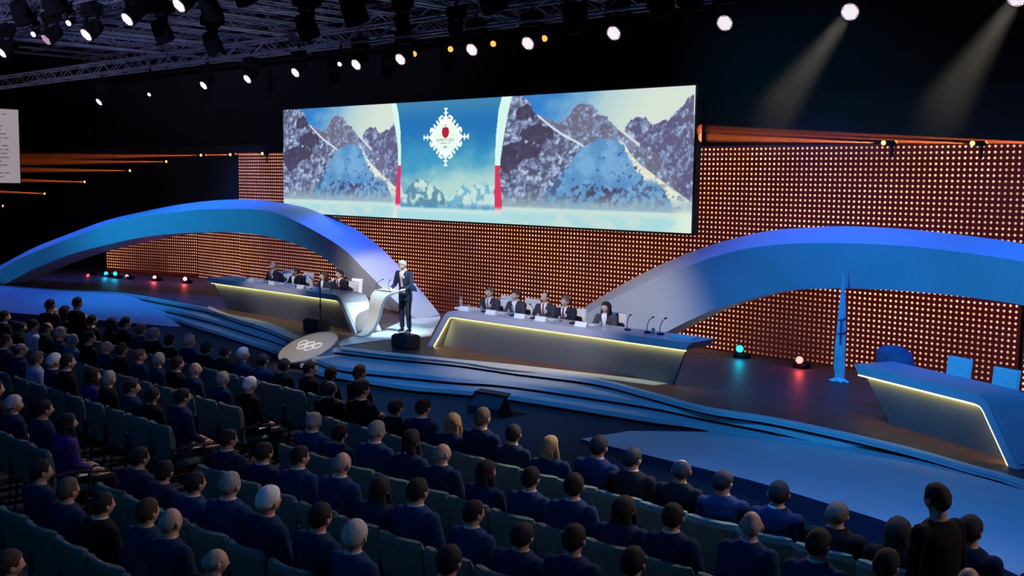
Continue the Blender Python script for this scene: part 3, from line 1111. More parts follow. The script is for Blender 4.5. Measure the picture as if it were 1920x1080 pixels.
mb.obj('crumpled_foot', spm, sp)

# ------------------------------------------------------------------ rig: trusses, lamps, haze
alum = mat('truss_aluminium', (0.30, 0.30, 0.36), 0.45, metal=0.6, var=.2, vscale=1.5)


def truss(label, p0, p1, w_=.34, h=.34, step=.6, rad=.026):
    p0, p1 = Vector(p0), Vector(p1)
    t = thing('lighting_truss', label, 'truss', tuple(p0), group='flown trusses of the lighting rig')
    d = (p1 - p0)
    L = d.length
    d.normalize()
    sv = Vector((-d.y, d.x, 0)).normalized()
    up_ = Vector((0, 0, 1))
    cor = [sv * (w_ / 2 * a) + up_ * (h * b) for a, b in ((-1, 0), (1, 0), (1, 1), (-1, 1))]
    for c in cor:
        MB().tube([c, c + d * L], rad, 6).obj('chord', alum, t)
    mb = MB()
    n = int(L / step)
    for i in range(n):
        a, b = d * (i * step), d * ((i + 1) * step)
        for j in range(4):
            q, r_ = cor[j], cor[(j + 1) % 4]
            if i % 2:
                q, r_ = r_, q
            mb.tube([q + a, r_ + b], rad * .55, 4)
    o = mb.obj('bracing', alum, t)
    o['kind'] = 'stuff'
    return t


truss('long front truss over the stage edge carrying most white lamps', (-40, 14.9, 7.15), (2, 14.9, 7.15))
truss('second long truss over the seats carrying the left white lamps', (-34, 8.6, 7.15), (-4, 8.6, 7.15))
truss('rear long truss over the screen behind the white lamps', (-42, 17.6, 7.75), (0, 17.6, 7.75))
truss('long truss between the front and second lamp trusses', (-40, 11.8, 7.9), (-2, 11.8, 7.9))
truss('upper rear truss nearest the back drape', (-44, 20.6, 8.7), (-2, 20.6, 8.7))
for k, x in enumerate((-33, -29.5, -26, -22.5, -19, -15.5, -12)):
    truss('cross truss running back to front, %s from the left' % ('first', 'second', 'third', 'fourth', 'fifth', 'sixth', 'seventh')[k],
          (x, 6.0, 8.2), (x + .5, 21.0, 8.2))
for k, x in enumerate((-35.5, -31.2, -27.8, -24.3, -20.8, -17.2)):
    truss('upper cross truss just under the roof pipes, %s from the left' % ('first', 'second', 'third', 'fourth', 'fifth', 'sixth')[k],
          (x, 5.0, 8.75), (x + .2, 19.0, 8.75))
# roof pipes above the trusses
mb = MB()
for k in range(26):
    y = 6 + k * .62
    mb.tube([(-46, y, 9.3 + .25 * (k % 3)), (-2, y, 9.3 + .25 * (k % 3))], .035 + .02 * (k % 2), 5)
for k in range(22):
    x = -45 + k * 2
    mb.tube([(x, 4, 9.15), (x, 22, 9.15)], .05, 5)
o = mb.obj('roof_pipes', alum)
tag(o, 'grid of thin grey roof pipes above the flown trusses', 'pipes')
o['kind'] = 'stuff'

bodym = mat('lamp_body', (0.005, 0.005, 0.006), 0.9, spec=.1)


def head_lamp(aim, lens_mat, lit, size=1.0, cells=37, drop=0):
    """a moving head hanging under a truss; origin is the lens centre; aim is a unit vector"""
    t = thing('moving_head_lamp', '-', 'lamp')
    aim = Vector(aim).normalized()
    M = aim.to_track_quat('Z', 'Y').to_matrix()
    r = .125 * size
    MB().lathe([(r * .55, -.34 * size), (r * .95, -.30 * size), (r * 1.12, -.12 * size), (r * 1.12, .0), (r * .98, .008)], 20, M).obj('head', bodym, t, False)
    mb = MB()
    if cells:
        cs = []
        q = r * .92 / 3.5
        for a in range(-3, 4):
            for b in range(-3, 4):
                if abs(a + b) <= 3:
                    cs.append((q * (a + b / 2) * 1.0, q * b * .866))
        for x, y in cs:
            mb.lathe([(q * .44, .004), (q * .42, .014), (q * .2, .019)], 6, M, M @ Vector((x, y, 0)))
        mb.lathe([(r * .96, .006), (r * .96, .0095)], 20, M, (0, 0, 0), 1)
    else:
        mb.lathe([(r * .96, .004), (r * .9, .016), (r * .5, .03)], 20, M)
    mb.obj('lens', [lens_mat, lensback if lit else bodym], t)
    c = aim * (-.14 * size)
    pv = Vector((0, 0, 1)) - aim * aim.z
    sd = aim.cross(Vector((0, 0, 1))).normalized()
    yk = MB()
    for s_ in (-1, 1):
        yk.box(c + sd * (s_ * .19 * size) + Vector((0, 0, .10 * size)), (.05 * size, .05 * size, .30 * size))
    yk.box(c + Vector((0, 0, .26 * size)), (.46 * size, .46 * size, .05 * size), M=Matrix((sd, Vector((-sd.y, sd.x, 0)), Vector((0, 0, 1)))).transposed() @ Matrix.Diagonal((1, .25, 1)))
    yk.obj('yoke', bodym, t)
    MB().rbox(c + Vector((0, 0, .37 * size)), (.34 * size, .26 * size, .17 * size), .02).obj('base_box', bodym, t)
    MB().tube([c + Vector((0, 0, .45 * size)), c + Vector((0, 0, max(.60 * size, drop)))], .03, 6).obj('clamp', bodym, t)
    return t


lens_white = mat('lens_white', (.9, .85, .87), .4, emit=(1.0, .92, .95), estr=1.15, sample=False)
lens_dim = mat('lens_dim', (.5, .35, .4), .4, emit=(.34, .20, .24), estr=1.0, sample=False)
lensback = mat('lens_back', (.4, .3, .34), .4, emit=(.50, .32, .42), estr=.7, sample=False)
lens_amber = mat('lens_amber', (.9, .5, .1), .4, emit=(1.0, .40, .05), estr=1.6, sample=False)
lens_hot = mat('lens_hot', (.9, .7, .4), .4, emit=(1.0, .55, .13), estr=1.8, sample=False)
LAMP_G = 'white lamps hanging from the trusses'
FRONT = [(186, 191), (382, 160), (464, 148), (554, 136), (668, 121), (751, 111), (885, 93), (990, 81), (1151, 62), (1359, 43), (1594, 22), (1908, -6)]
ORD = ['leftmost', 'second', 'third', 'fourth', 'fifth', 'sixth', 'seventh', 'eighth', 'ninth', 'tenth', 'eleventh', 'twelfth']
for k, (x, y) in enumerate(FRONT):
    p = onY(x, y, 14.85)
    f = k / 11
    t = head_lamp((.02 + .20 * f, -.78 - .05 * f, -.62 + .22 * f), lens_white, True, 1.0 if k < 4 else 1.08, 37, 7.16 - p[2])
    t.location = p
    t['label'] = 'lit white lamp on the front truss, %s from the left' % ORD[k]
    t['group'] = LAMP_G
for k, (x, y) in enumerate([(3, 98), (87, 74), (162, 65), (239, 36), (336, 10)]):
    p = onY(x, y, 8.5)
    t = head_lamp((.05, -.72, -.60), lens_dim if k == 1 else lens_white, k != 1, 1.0, 37, 7.16 - p[2])
    t.location = p
    t['label'] = ('dim reddish lamp on the second truss at upper left' if k == 1 else
                  'lit white lamp on the second truss at upper left, %s from the left' % ORD[k])
    t['group'] = LAMP_G
# unlit black fixtures seen from behind
proto = None
for k, (x, y, yy, s_) in enumerate([(50, 45, 8.2, 1.5), (110, 25, 8.2, 1.7), (312, 78, 10.5, 1.5), (402, 35, 11, 1.6), (405, 98, 12.0, 1.5), (583, 72, 12.5, 1.7), (672, 45, 11, 1.7),
                                    (930, 22, 12.5, 1.8), (1085, 58, 14.0, 1.7), (1245, 30, 14.0, 1.7), (465, 8, 10.0, 1.5), (270, 25, 9.0, 1.5), (1300, 20, 14.2, 1.6), (760, 60, 14, 1.3), (860, 75, 14, 1.2)]):
    p = onY(x, y, yy)
    t = head_lamp((.1, .35, -.9), bodym, False, s_ * .85, 0, 8.22 - p[2])
    t.location = (p[0], p[1], p[2])
    t['label'] = 'unlit black stage lamp hanging in the rig, %s' % (
        'far left above the dim lamp', 'left beside the dim lamp', 'between the left white lamps', 'upper left middle', 'under the left trusses', 'big one above the fifth front lamp',
        'biggest one near the crossing trusses', 'above the seventh front lamp', 'left of the ninth front lamp', 'right of the ninth front lamp', 'at the top edge left of centre', 'near the fourth white lamp',
        'left of the tenth front lamp', 'above the sixth front lamp', 'beside the amber pair')[k]
    t['group'] = 'unlit black lamps in the rig'
# small amber lamps between the white ones
for k, (x, y) in enumerate([(777, 101), (845, 92), (925, 82), (1021, 72)]):
    p = onY(x, y, 15.05)
    t = head_lamp((.35, -.8, -.3), lens_amber, True, .5, 0, 7.16 - p[2])
    t.name = 'amber_lamp'
    t.location = p
    t['label'] = 'small amber lamp glowing behind the front truss, %s from left' % ORD[k]
    t['group'] = 'amber lamps behind the front truss'
for k, (x, y, yy) in enumerate([(637, 120, 14.68), (280, 177, 14.68), (63, 64, 8.385), (129, 43, 8.385)]):
    p = onY(x, y, yy)
    t = head_lamp((.3, -.75, -.5), lens_white, True, .45, 0, 7.16 - p[2])
    t.name = 'small_white_lamp'
    t.location = p
    t['label'] = 'tiny white lamp on the %s truss, %s' % (('front', 'left of the fifth lamp'), ('front', 'right of the leftmost lamp'), ('second', 'left of the dim lamp'), ('second', 'above the dim lamp'))[k]
    t['group'] = 'tiny white lamps'

# amber beam lamps along the top of the light wall, beams pointing to the left through thin haze
BEAMS = [(433, 290), (378, 291), (313, 303), (245, 320), (160, 341), (85, 363), (7, 386), (493, 288), (1654, 268), (1820, 269), (2010, 270)]
for k, (x, y) in enumerate(BEAMS):
    p = onY(x, y, 20.25)
    t = thing('beam_lamp', 'small amber beam lamp, %s' % ('at the right end of the left row', 'second from right in the left row', 'third from right in the left row', 'fourth from right in the left row', 'fifth from right in the left row',
              'second from left in the left row', 'leftmost, low down by the side screen', 'on the left top corner of the light wall', 'left one above the right light wall', 'middle one above the right light wall',
              'rightmost above the right light wall')[k], 'lamp', tuple(p), group='amber beam lamps along the light wall')
    M = Vector((-1, 0, .0)).to_track_quat('Z', 'Y').to_matrix()
    MB().lathe([(.02, -.2), (.05, -.17), (.055, 0)], 12, M, (.10, 0, 0)).obj('body', bodym, t)
    MB().ball((.05, -.05, 0), .048, 10, 8).obj('lens', lens_hot, t)
    MB().box((.2, .02, -.12), (.04, .04, .3)).obj('bracket', bodym, t)
    l = bpy.data.lights.new('beam', 'SPOT')
    l.energy, l.color, l.spot_size, l.spot_blend, l.shadow_soft_size = (75000 if k < 8 else 75000), (1.0, .16, .03), R(1.6 if k < 8 else 3.0), .4, .015
    b = bpy.data.objects.new('beam', l)
    COL.objects.link(b)
    b.parent = t
    b.location = (-.04, 0, 0)
    b.rotation_euler = Vector((-1, .0, .0) if k < 8 else (-1, 0, .045)).to_track_quat('-Z', 'Y').to_euler()


def haze(label, lo, hi, dens, col=(1, 1, 1)):
    M = bpy.data.materials.new('haze')
    M.use_nodes = True
    nt = M.node_tree
    nt.nodes.remove(nt.nodes['Principled BSDF'])
    v = nt.nodes.new('ShaderNodeVolumeScatter')
    v.inputs['Color'].default_value = (*col, 1)
    v.inputs['Density'].default_value = dens
    v.inputs['Anisotropy'].default_value = 0.0
    nt.links.new(v.outputs[0], nt.nodes['Material Output'].inputs['Volume'])
    c = [(a + b) / 2 for a, b in zip(lo, hi)]
    o = MB().box((0, 0, 0), [b - a for a, b in zip(lo, hi)]).obj('stage_haze', M)
    o.location = c
    o['label'], o['category'], o['kind'] = label, 'haze', 'stuff'
    return o


haze('thin haze at the left wall lit by the row of amber beams', (-56, 20.05, 2.45), (-30.4, 20.45, 5.3), .045)
haze('thin haze over the right light wall lit by amber beams', (-13.2, 20.0, 4.93), (0, 20.5, 6.1), .05)
haze('thin haze under the rightmost white lamps of the front truss', (-9.4, 13.2, 4.6), (-1.0, 15.6, 6.9), .010)
for x, y, pw in ((1594, 22, 2600), (1908, -6, 2600)):
    p = onY(x, y, 14.85)
    spot('beam_light', tuple(p + np.array((0, -.05, -.03))), tuple(p + np.array((-.15, -.75, -.75))), pw, (1.0, .88, .72), 20, .8, .1)

# ------------------------------------------------------------------ floor lamps on the stage
lens_cyan = mat('lens_cyan', (.1, .8, .9), .4, emit=(.02, .85, 1.0), estr=1.6, sample=False)
lens_red = mat('lens_red', (.9, .3, .2), .4, emit=(1.0, .30, .17), estr=1.3, sample=False)
lens_pink = mat('lens_pink', (.9, .6, .6), .4, emit=(.85, .55, .58), estr=1.0, sample=False)
FL = [(167, 516, 'l', lens_red, 'red', .55, (1, .1, .05)), (199, 513, 'l', lens_cyan, 'cyan', .6, (0, .5, 1)), (216, 513, 'l', lens_cyan, 'cyan', .6, (0, .5, 1)), (238, 518, 'l', lens_pink, 'pink', .55, None),
      (290, 520, 'l', lens_pink, 'pink', .55, (1, .1, .1)), (347, 523, 'l', lens_pink, 'pink', .6, (1, .1, .1)), (1387, 654, 'r', lens_cyan, 'cyan', .62, (0, .6, .9)), (1499, 675, 'r', lens_red, 'red', .62, (1, .1, .08))]
for k, (x, y, sd, lm, cn, sz, lc) in enumerate(FL):
    yy = (18.3, 18.4, 18.4, 18.6, 19.0, 19.4, 20.1, 19.9)[k]
    p = onY(x, y, yy)
    t = thing('floor_lamp', '%s lamp standing on the stage floor %s' % (cn, ('at the far left end of the left arch', 'left one of the pair under the left arch', 'right one of the pair under the left arch',
              'next to the cyan pair', 'middle pink one before the left wing wall', 'nearest the left desk', 'behind the right desk end', 'left of the blue spire')[k]), 'lamp', (p[0], p[1], SZ), group='floor lamps on the stage')
    hz = p[2] - SZ
    tc = (Vector((0, 0, CZ)) - Vector((p[0], p[1], p[2]))).normalized()
    aim = Vector((.45, -.85, .1)).lerp(tc, .4).normalized()
    M = aim.to_track_quat('Z', 'Y').to_matrix()
    r = .125 * sz
    MB().lathe([(r * .6, -.26), (r * 1.1, -.2), (r * 1.2, 0)], 18, M, (0, 0, hz)).obj('head', bodym, t)
    MB().lathe([(r, .002), (r * .95, .010), (r * .4, .016)], 18, M, (0, 0, hz)).obj('lens', lm, t)
    MB().rbox((0, .1, max(hz - .2, .1) / 2), (.30, .26, max(hz - .2, .1)), .02).obj('base_box', bodym, t)
    if lc:
        l = bpy.data.lights.new('lamp_glow', 'POINT')
        l.energy, l.color, l.shadow_soft_size = 5, lc, .05
        b = bpy.data.objects.new('lamp_glow', l)
        COL.objects.link(b)
        b.parent = t
        b.location = aim * .12 + Vector((0, 0, hz + .02))

# ------------------------------------------------------------------ people
skinm = mat('skin', (0.54, 0.33, 0.25), 0.55, var=.08, vscale=30)
hairm = mat('hair', (0.1, 0.1, 0.1), 0.85, objcol=True, var=.14, vscale=45)
clothm = mat('suit_cloth', (0.02, 0.025, 0.05), 0.9, objcol=True, var=.12, vscale=25, spec=.2)
shirtm = mat('shirt_cloth', (0.75, 0.75, 0.78), 0.8)
trousm = mat('trouser_cloth', (0.012, 0.013, 0.022), 0.9, spec=.2)
shoem = mat('shoe_leather', (0.01, 0.01, 0.01), 0.4)


def V3(*a):
    return Vector(a)


def head_shape(mb, c, M, grow=0.0):
    """skull with jaw, chin, nose, brow, eye hollows and ears, facing local +y"""
    seg, rng = 28, 20
    vs = []
    for i in range(rng + 1):
        a = -math.pi / 2 + math.pi * i / rng
        for k in range(seg):
            b = 2 * math.pi * k / seg
            x, y, z = math.cos(a) * math.sin(b), math.cos(a) * math.cos(b), math.sin(a)
            jaw = max(0, -z)
            px = x * .085 * (1 - .28 * jaw ** 1.4)
            py = y * (.095 if y > 0 else .102) * (1 - .12 * jaw) + .006 * jaw
            pz = z * .107
            if y > 0:
                g = lambda X, Z, sx, sz: math.exp(-((px - X) / sx) ** 2 - ((pz - Z) / sz) ** 2)
                py += .024 * g(0, -.022, .014, .022) + .010 * g(0, .0, .010, .025)
                py -= .012 * (g(.032, .008, .017, .012) + g(-.032, .008, .017, .012))
                py += .005 * (g(.032, .030, .022, .008) + g(-.032, .030, .022, .008))
                py += .006 * g(0, -.066, .022, .007) - .005 * g(0, -.078, .02, .006) + .010 * g(0, -.100, .022, .014)
            vs.append(c + M @ Vector((px, py, pz)))
    fs = []
    for i in range(rng):
        for k in range(seg):
            j = (k + 1) % seg
            fs.append((i * seg + k, i * seg + j, (i + 1) * seg + j, (i + 1) * seg + k))
    mb.add(vs, fs)
    for s in (-1, 1):
        mb.ball(c + M @ Vector((s * .093, -.014, -.008)), (.016, .022, .033), 10, 8, M=M @ Matrix.Rotation(s * .35, 3, 'Z'))


def hair_mesh(name, c, M, style):
    """shell of hair around the skull"""
    seg, rng = 28, 20
    vs, keep = [], []
    for i in range(rng + 1):
        a = -math.pi / 2 + math.pi * i / rng
        for k in range(seg):
            b = 2 * math.pi * k / seg
            x, y, z = math.cos(a) * math.sin(b), math.cos(a) * math.cos(b), math.sin(a)
            front = y > .25
            line = .50 if y > .55 else (.50 - (.55 - y) * 1.35 if y > 0 else -.242 - .52 * min(1, -y * 1.6))
            k_ = (z - line)
            th = .017
            if style == 'balding':
                k_ = min(k_, (.40 - z) * 1.0 if y > -.85 else .5 - z)
                th = .010
            elif style == 'full':
                th = .026
            elif style == 'long':
                if y < .35 and z > -.95:
                    k_ = max(k_, .25)
                th = .026
            elif style == 'receding':
                k_ = min(k_, .25 + (-.15 - y) * 1.2 + (.55 - z)) if z > .35 else k_
            if style != 'long' and abs(x) > .80 and -.42 < y < .2 and z < .12:
                k_ = min(k_, (z + .02) * 2)
            g = 1 + (th * max(0, min(1, k_ / .34)) ** .7 + .0015) / .095
            wob = 1 + .02 * math.sin(7 * b + 3 * a) * math.sin(5 * a + b)
            jaw = max(0, -z)
            px = x * .086 * (1 - .2 * jaw ** 1.4) * g * wob
            py = y * (.095 if y > 0 else .103) * g * wob
            pz = z * .108 * (g if z > 0 else 1) * (wob if z > 0 else 1)
            keep.append(k_ > -.04)
            vs.append(c + M @ Vector((px, py, pz)))
    mb = MB()
    fs = []
    for i in range(rng):
        for k in range(seg):
            j = (k + 1) % seg
            q = (i * seg + k, i * seg + j, (i + 1) * seg + j, (i + 1) * seg + k)
            if sum(keep[n] for n in q) >= 3:
                fs.append(q)
    mb.add(vs, fs)
    if style == 'long':
        # locks falling behind the ears to the shoulders
        rings = []
        for t in np.linspace(0, 1, 9):
            z = .03 - .30 * t
            w_ = .088 + .020 * math.sin(t * 2.4)
            rings.append([c + M @ Vector((w_ * math.cos(a), -.055 - .01 * t + (.055 - .012 * t) * math.sin(a), z)) for a in np.linspace(0, 2 * math.pi, 16, endpoint=False)])
        mb.loft(rings)
        for s in (-1, 1):
            mb.tube([c + M @ Vector((s * .080, .005, .06)), c + M @ Vector((s * .094, .01, -.04)), c + M @ Vector((s * .092, .03, -.14)), c + M @ Vector((s * .08, .04, -.24))], [.02, .028, .03, .016], 8)
    if style == 'bun':
        mb.ball(c + M @ Vector((0, -.115, .03)), (.045, .04, .045), 10, 8)
    me = mb.mesh(name)
    return me


def fingers(mb, wrist, hand_dir, up_, side):
    """palm, four fingers of unequal length and a thumb, slightly curled"""
    d = hand_dir.normalized()
    n = up_ - d * up_.dot(d)
    n.normalize()
    s = d.cross(n) * side
    mb.tube([wrist, wrist + d * .03, wrist + d * .07, wrist + d * .095], [.026, .032, .036, .030], 8)
    mb.tube([wrist + d * .02 - s * .018, wrist + d * .085 - s * .026], [.018, .014], 8)
    mb.tube([wrist + d * .02 + s * .018, wrist + d * .085 + s * .026], [.018, .014], 8)
    for k, L in enumerate((.068, .078, .072, .056)):
        o = (k - 1.5) * .0205
        b = wrist + d * (.088 - abs(k - 1.3) * .004) - s * o
        k1 = b + d * (L * .45) - s * (o * .25) + n * .002
        k2 = b + d * (L * .78) - s * (o * .35) - n * .010
        k3 = b + d * (L * .98) - s * (o * .40) - n * .024
        mb.tube([b - d * .02, k1, k2, k3], [.0100, .0094, .0086, .0068], 7)
    b = wrist + d * .025 - s * -.03
    mb.tube([wrist + d * .012 + s * .016, wrist + d * .042 + s * .046 - n * .006, wrist + d * .070 + s * .056 - n * .014, wrist + d * .090 + s * .054 - n * .022], [.015, .0125, .0108, .008], 7)


def rot_head(yaw=0, pitch=0, roll=0):
    return Matrix.Rotation(R(yaw), 3, 'Z') @ Matrix.Rotation(R(-pitch), 3, 'X') @ Matrix.Rotation(R(roll), 3, 'Y')


def remeshed(name, mb, voxel, smooth=4):
    me = mb.mesh(name + '_raw')
    o = bpy.data.objects.new(name + '_raw', me)
    COL.objects.link(o)
    r = o.modifiers.new('r', 'REMESH')
    r.mode, r.voxel_size = 'VOXEL', voxel
    s = o.modifiers.new('s', 'SMOOTH')
    s.factor, s.iterations = .5, smooth
    dg = bpy.context.evaluated_depsgraph_get()
    out = bpy.data.meshes.new_from_object(o.evaluated_get(dg))
    bpy.data.objects.remove(o)
    bpy.data.meshes.remove(me)
    out.name = name
    out.materials.clear()
    out.polygons.foreach_set('use_smooth', [True] * len(out.polygons))
    return out


def oval(mb, spine, seg=20):
    """loft of horizontal ovals: (x, y, z, half width, half depth)"""
    mb.loft([[Vector((x + a * math.cos(t), y + b * math.sin(t) * (1 if math.sin(t) > 0 else .95), z)) for t in np.linspace(0, 2 * math.pi, seg, endpoint=False)] for x, y, z, a, b in spine])


class Pose:
    pass


def make_pose(kind):
    p = Pose()
    p.kind = kind
    if kind in ('seated', 'desk', 'leaning'):
        lean = {'seated': -.02, 'desk': .10, 'leaning': .16}[kind]
        p.spine = [(0, .0, .47, .175, .125), (0, .0, .56, .172, .13), (0, .0 + lean * .15, .68, .152, .115), (0, lean * .45, .82, .165, .12),
                   (0, lean * .75, .96, .188, .128), (0, lean * .92, 1.055, .182, .108), (0, lean, 1.105, .125, .082), (0, lean, 1.14, .066, .062)]
        p.neck = V3(0, lean, 1.11)
        p.hc = V3(0, lean + .035, 1.245)
        p.sh = [V3(s * .195, lean * .9, 1.03) for s in (-1, 1)]
        if kind == 'seated':
            p.el = [V3(s * .25, .02, .79) for s in (-1, 1)]
            p.wr = [V3(s * .13, .25, .645) for s in (-1, 1)]
            p.hd = [V3(-s * .25, .95, -.05) for s in (-1, 1)]
        elif kind == 'desk':
            p.el = [V3(s * .255, .18, .82) for s in (-1, 1)]
            p.wr = [V3(s * .15, .40, .80) for s in (-1, 1)]
            p.hd = [V3(-s * .35, .95, -.02) for s in (-1, 1)]
        else:
            p.el = [V3(s * .22, .27, .76) for s in (-1, 1)]
            p.wr = [V3(s * .06, .42, .93) for s in (-1, 1)]
            p.hd = [V3(-s * .3, .1, 1) for s in (-1, 1)]
        p.hip = [V3(s * .09, .03, .51) for s in (-1, 1)]
        p.kn = [V3(s * .115, .47, .50) for s in (-1, 1)]
        p.an = [V3(s * .115, .45, .09) for s in (-1, 1)]
    else:
        bend = {'standing': 0.0, 'lectern': .07, 'walking': .05}[kind]
        p.spine = [(0, .0, .86, .165, .12), (0, .0, .96, .17, .125), (0, bend * .2, 1.10, .15, .112), (0, bend * .5, 1.25, .165, .122),
                   (0, bend * .8, 1.38, .182, .125), (0, bend, 1.46, .172, .105), (0, bend, 1.505, .115, .075), (0, bend, 1.535, .062, .058)]
        p.neck = V3(0, bend, 1.51)
        p.hc = V3(0, bend + (.075 if kind == 'lectern' else .035), 1.65 if kind == 'lectern' else 1.675)
        p.sh = [V3(s * .18, bend * .95, 1.445) for s in (-1, 1)]
        if kind == 'lectern':
            p.el = [V3(s * .255, .10, 1.17) for s in (-1, 1)]
            p.wr = [V3(s * .20, .34, 1.085) for s in (-1, 1)]
            p.hd = [V3(-s * .2, .95, -.1) for s in (-1, 1)]
        else:
            p.el = [V3(s * .24, .04, 1.17) for s in (-1, 1)]
            p.wr = [V3(s * .14, .24, 1.16) for s in (-1, 1)] if kind == 'standing' else [V3(s * .23, .12, .93) for s in (-1, 1)]
            p.hd = [V3(-s * .6, .8, .25) for s in (-1, 1)] if kind == 'standing' else [V3(0, .25, -.95) for s in (-1, 1)]
        st = .0 if kind != 'walking' else .16
        p.hip = [V3(s * .09, 0, .90) for s in (-1, 1)]
        p.kn = [V3(s * .10, .03 + s * st, .50) for s in (-1, 1)]
        p.an = [V3(s * .11, -.02 + s * st * 1.3, .09) for s in (-1, 1)]
    return p


def body_mesh(name, p, M, voxel=.0105):
    mb = MB()
    head_shape(mb, p.hc, M)
    mb.tube([p.neck - V3(0, 0, .05), p.neck + V3(0, .005, .03), p.hc + V3(0, -.02, -.05)], [.076, .064, .062], 14)
    oval(mb, p.spine)
    for i, s in enumerate((-1, 1)):
        mb.ball(p.sh[i], .062, 12, 8)
        mb.tube([p.sh[i], p.sh[i].lerp(p.el[i], .5), p.el[i]], [.056, .050, .041], 12)
        mb.ball(p.el[i], .041, 10, 8)
        mb.tube([p.el[i], p.el[i].lerp(p.wr[i], .35), p.wr[i]], [.041, .039, .026], 12)
        fingers(mb, p.wr[i], p.hd[i], V3(0, 0, 1) if abs(p.hd[i].normalized().z) < .8 else V3(0, -1, 0), -s)
        mb.ball(p.hip[i], .088, 12, 8)
        mb.tube([p.hip[i], p.hip[i].lerp(p.kn[i], .5), p.kn[i]], [.092, .084, .070], 12)
        mb.ball(p.kn[i], .070, 10, 8)
        mb.tube([p.kn[i], p.kn[i].lerp(p.an[i], .35), p.an[i].lerp(p.kn[i], .06)], [.070, .066, .056], 12)
        a = p.an[i]
        mb.tube([a + V3(0, -.05, -.045), a + V3(0, .05, -.045), a + V3(0, .13, -.055), a + V3(0, .18, -.062)], [.036, .042, .04, .024], 10)
        mb.ball(a, .040, 10, 8)
    me = remeshed(name, mb, voxel)
    for m_ in (skinm, shirtm, trousm, shoem):
        me.materials.append(m_)
    n = len(me.polygons)
    ctr = np.zeros(n * 3)
    me.polygons.foreach_get('center', ctr)
    ctr = ctr.reshape(-1, 3)
    mi = np.full(n, 2)
    zt = p.spine[-1][2]
    tors = ctr[:, 2] > p.spine[1][2] + .02
    mi[tors] = 1
    for i in range(2):
        w_ = np.array(p.wr[i])
        h = np.array(p.hd[i].normalized())
        q = (ctr - w_) @ h
        dist = np.linalg.norm(ctr - w_ - np.clip(q, 0, .2)[:, None] * h, axis=1)
        mi[(dist < .085) & (q > -.004) & (q < .22)] = 0
        mi[(ctr[:, 2] < p.an[i].z - .005)] = 3
    mi[ctr[:, 2] > zt - .03] = 0
    me.polygons.foreach_set('material_index', mi.astype(np.int32))
    return me


def jacket_mesh(name, p, open_front=True, voxel=.013):
    mb = MB()
    g = .016
    sp_ = [(x, y, z, a + g, b + g) for x, y, z, a, b in p.spine[1:-1]]
    sl = p.spine[-1]
    sp_.append((sl[0], sl[1] - .004, sl[2] - .004, .082, .080))
    hz = p.spine[0][2] - (.02 if p.kind in ('seated', 'desk', 'leaning') else .08)
    s0 = p.spine[0]
    sp_ = [(s0[0], s0[1], hz, s0[3] + .022, s0[4] + .03)] + sp_
    oval(mb, sp_)
    for i, s in enumerate((-1, 1)):
        mb.ball(p.sh[i], .074, 12, 8)
        mb.tube([p.sh[i], p.sh[i].lerp(p.el[i], .5), p.el[i]], [.070, .064, .055], 12)
        mb.ball(p.el[i], .055, 10, 8)
        mb.tube([p.el[i], p.el[i].lerp(p.wr[i], .9)], [.055, .040], 12)
    me = remeshed(name, mb, voxel, 3)
    if open_front:
        bm = bmesh.new()
        bm.from_mesh(me)
        z1, z0 = p.spine[-2][2] + .01, p.spine[2][2] + .07
        yl = [q[1] for q in p.spine]
        zl = [q[2] for q in p.spine]
        kill = []
        for f in bm.faces:
            c = f.calc_center_median()
            if z0 < c.z and c.y > np.interp(c.z, zl, yl) + .02:
                t = (c.z - z0) / (z1 - z0)
                if abs(c.x) < .012 + .062 * t:
                    kill.append(f)
        bmesh.ops.delete(bm, geom=kill, context='FACES')
        bm.to_mesh(me)
        bm.free()
    return me


def collar_mesh(name, p):
    mb = MB()
    c = p.neck + V3(0, 0, .012)
    pts = []
    vs, fs = [], []
    n = 20
    for k in range(n):
        a = math.pi / 2 + 2 * math.pi * (k + .5) / n
        tilt_ = -.022 * max(0, math.sin(a)) + .012
        for r, z in ((.080, -.006), (.075, .020)):
            vs.append(c + V3(r * math.cos(a), r * math.sin(a) * .98, z + tilt_))
    for k in range(n - 1):
        fs.append((2 * k, 2 * k + 2, 2 * k + 3, 2 * k + 1))
    mb.add(vs, fs)
    me = mb.mesh(name)
    return me


def tie_mesh(name, p):
    mb = MB()
    zl, yl, dl = [q[2] for q in p.spine], [q[1] for q in p.spine], [q[4] for q in p.spine]
    rows = []
    z1, z0 = p.spine[-2][2] + .005, p.spine[2][2] + .03
    for t in np.linspace(0, 1, 9):
        z = z1 + (z0 - z1) * t
        y = np.interp(z, zl, yl) + np.interp(z, zl, dl) + .012
        h = .020 if t < .06 else (.013 if t < .14 else .014 + .022 * t)
        rows.append([V3(-h, y, z), V3(h, y, z), V3(h * .8, y + .008, z), V3(-h * .8, y + .008, z)])
    mb.loft(rows)
    return mb.mesh(name)


POSES, BODIES, JACKETS, HAIRS, COLLARS, TIES = {}, {}, {}, {}, {}, {}


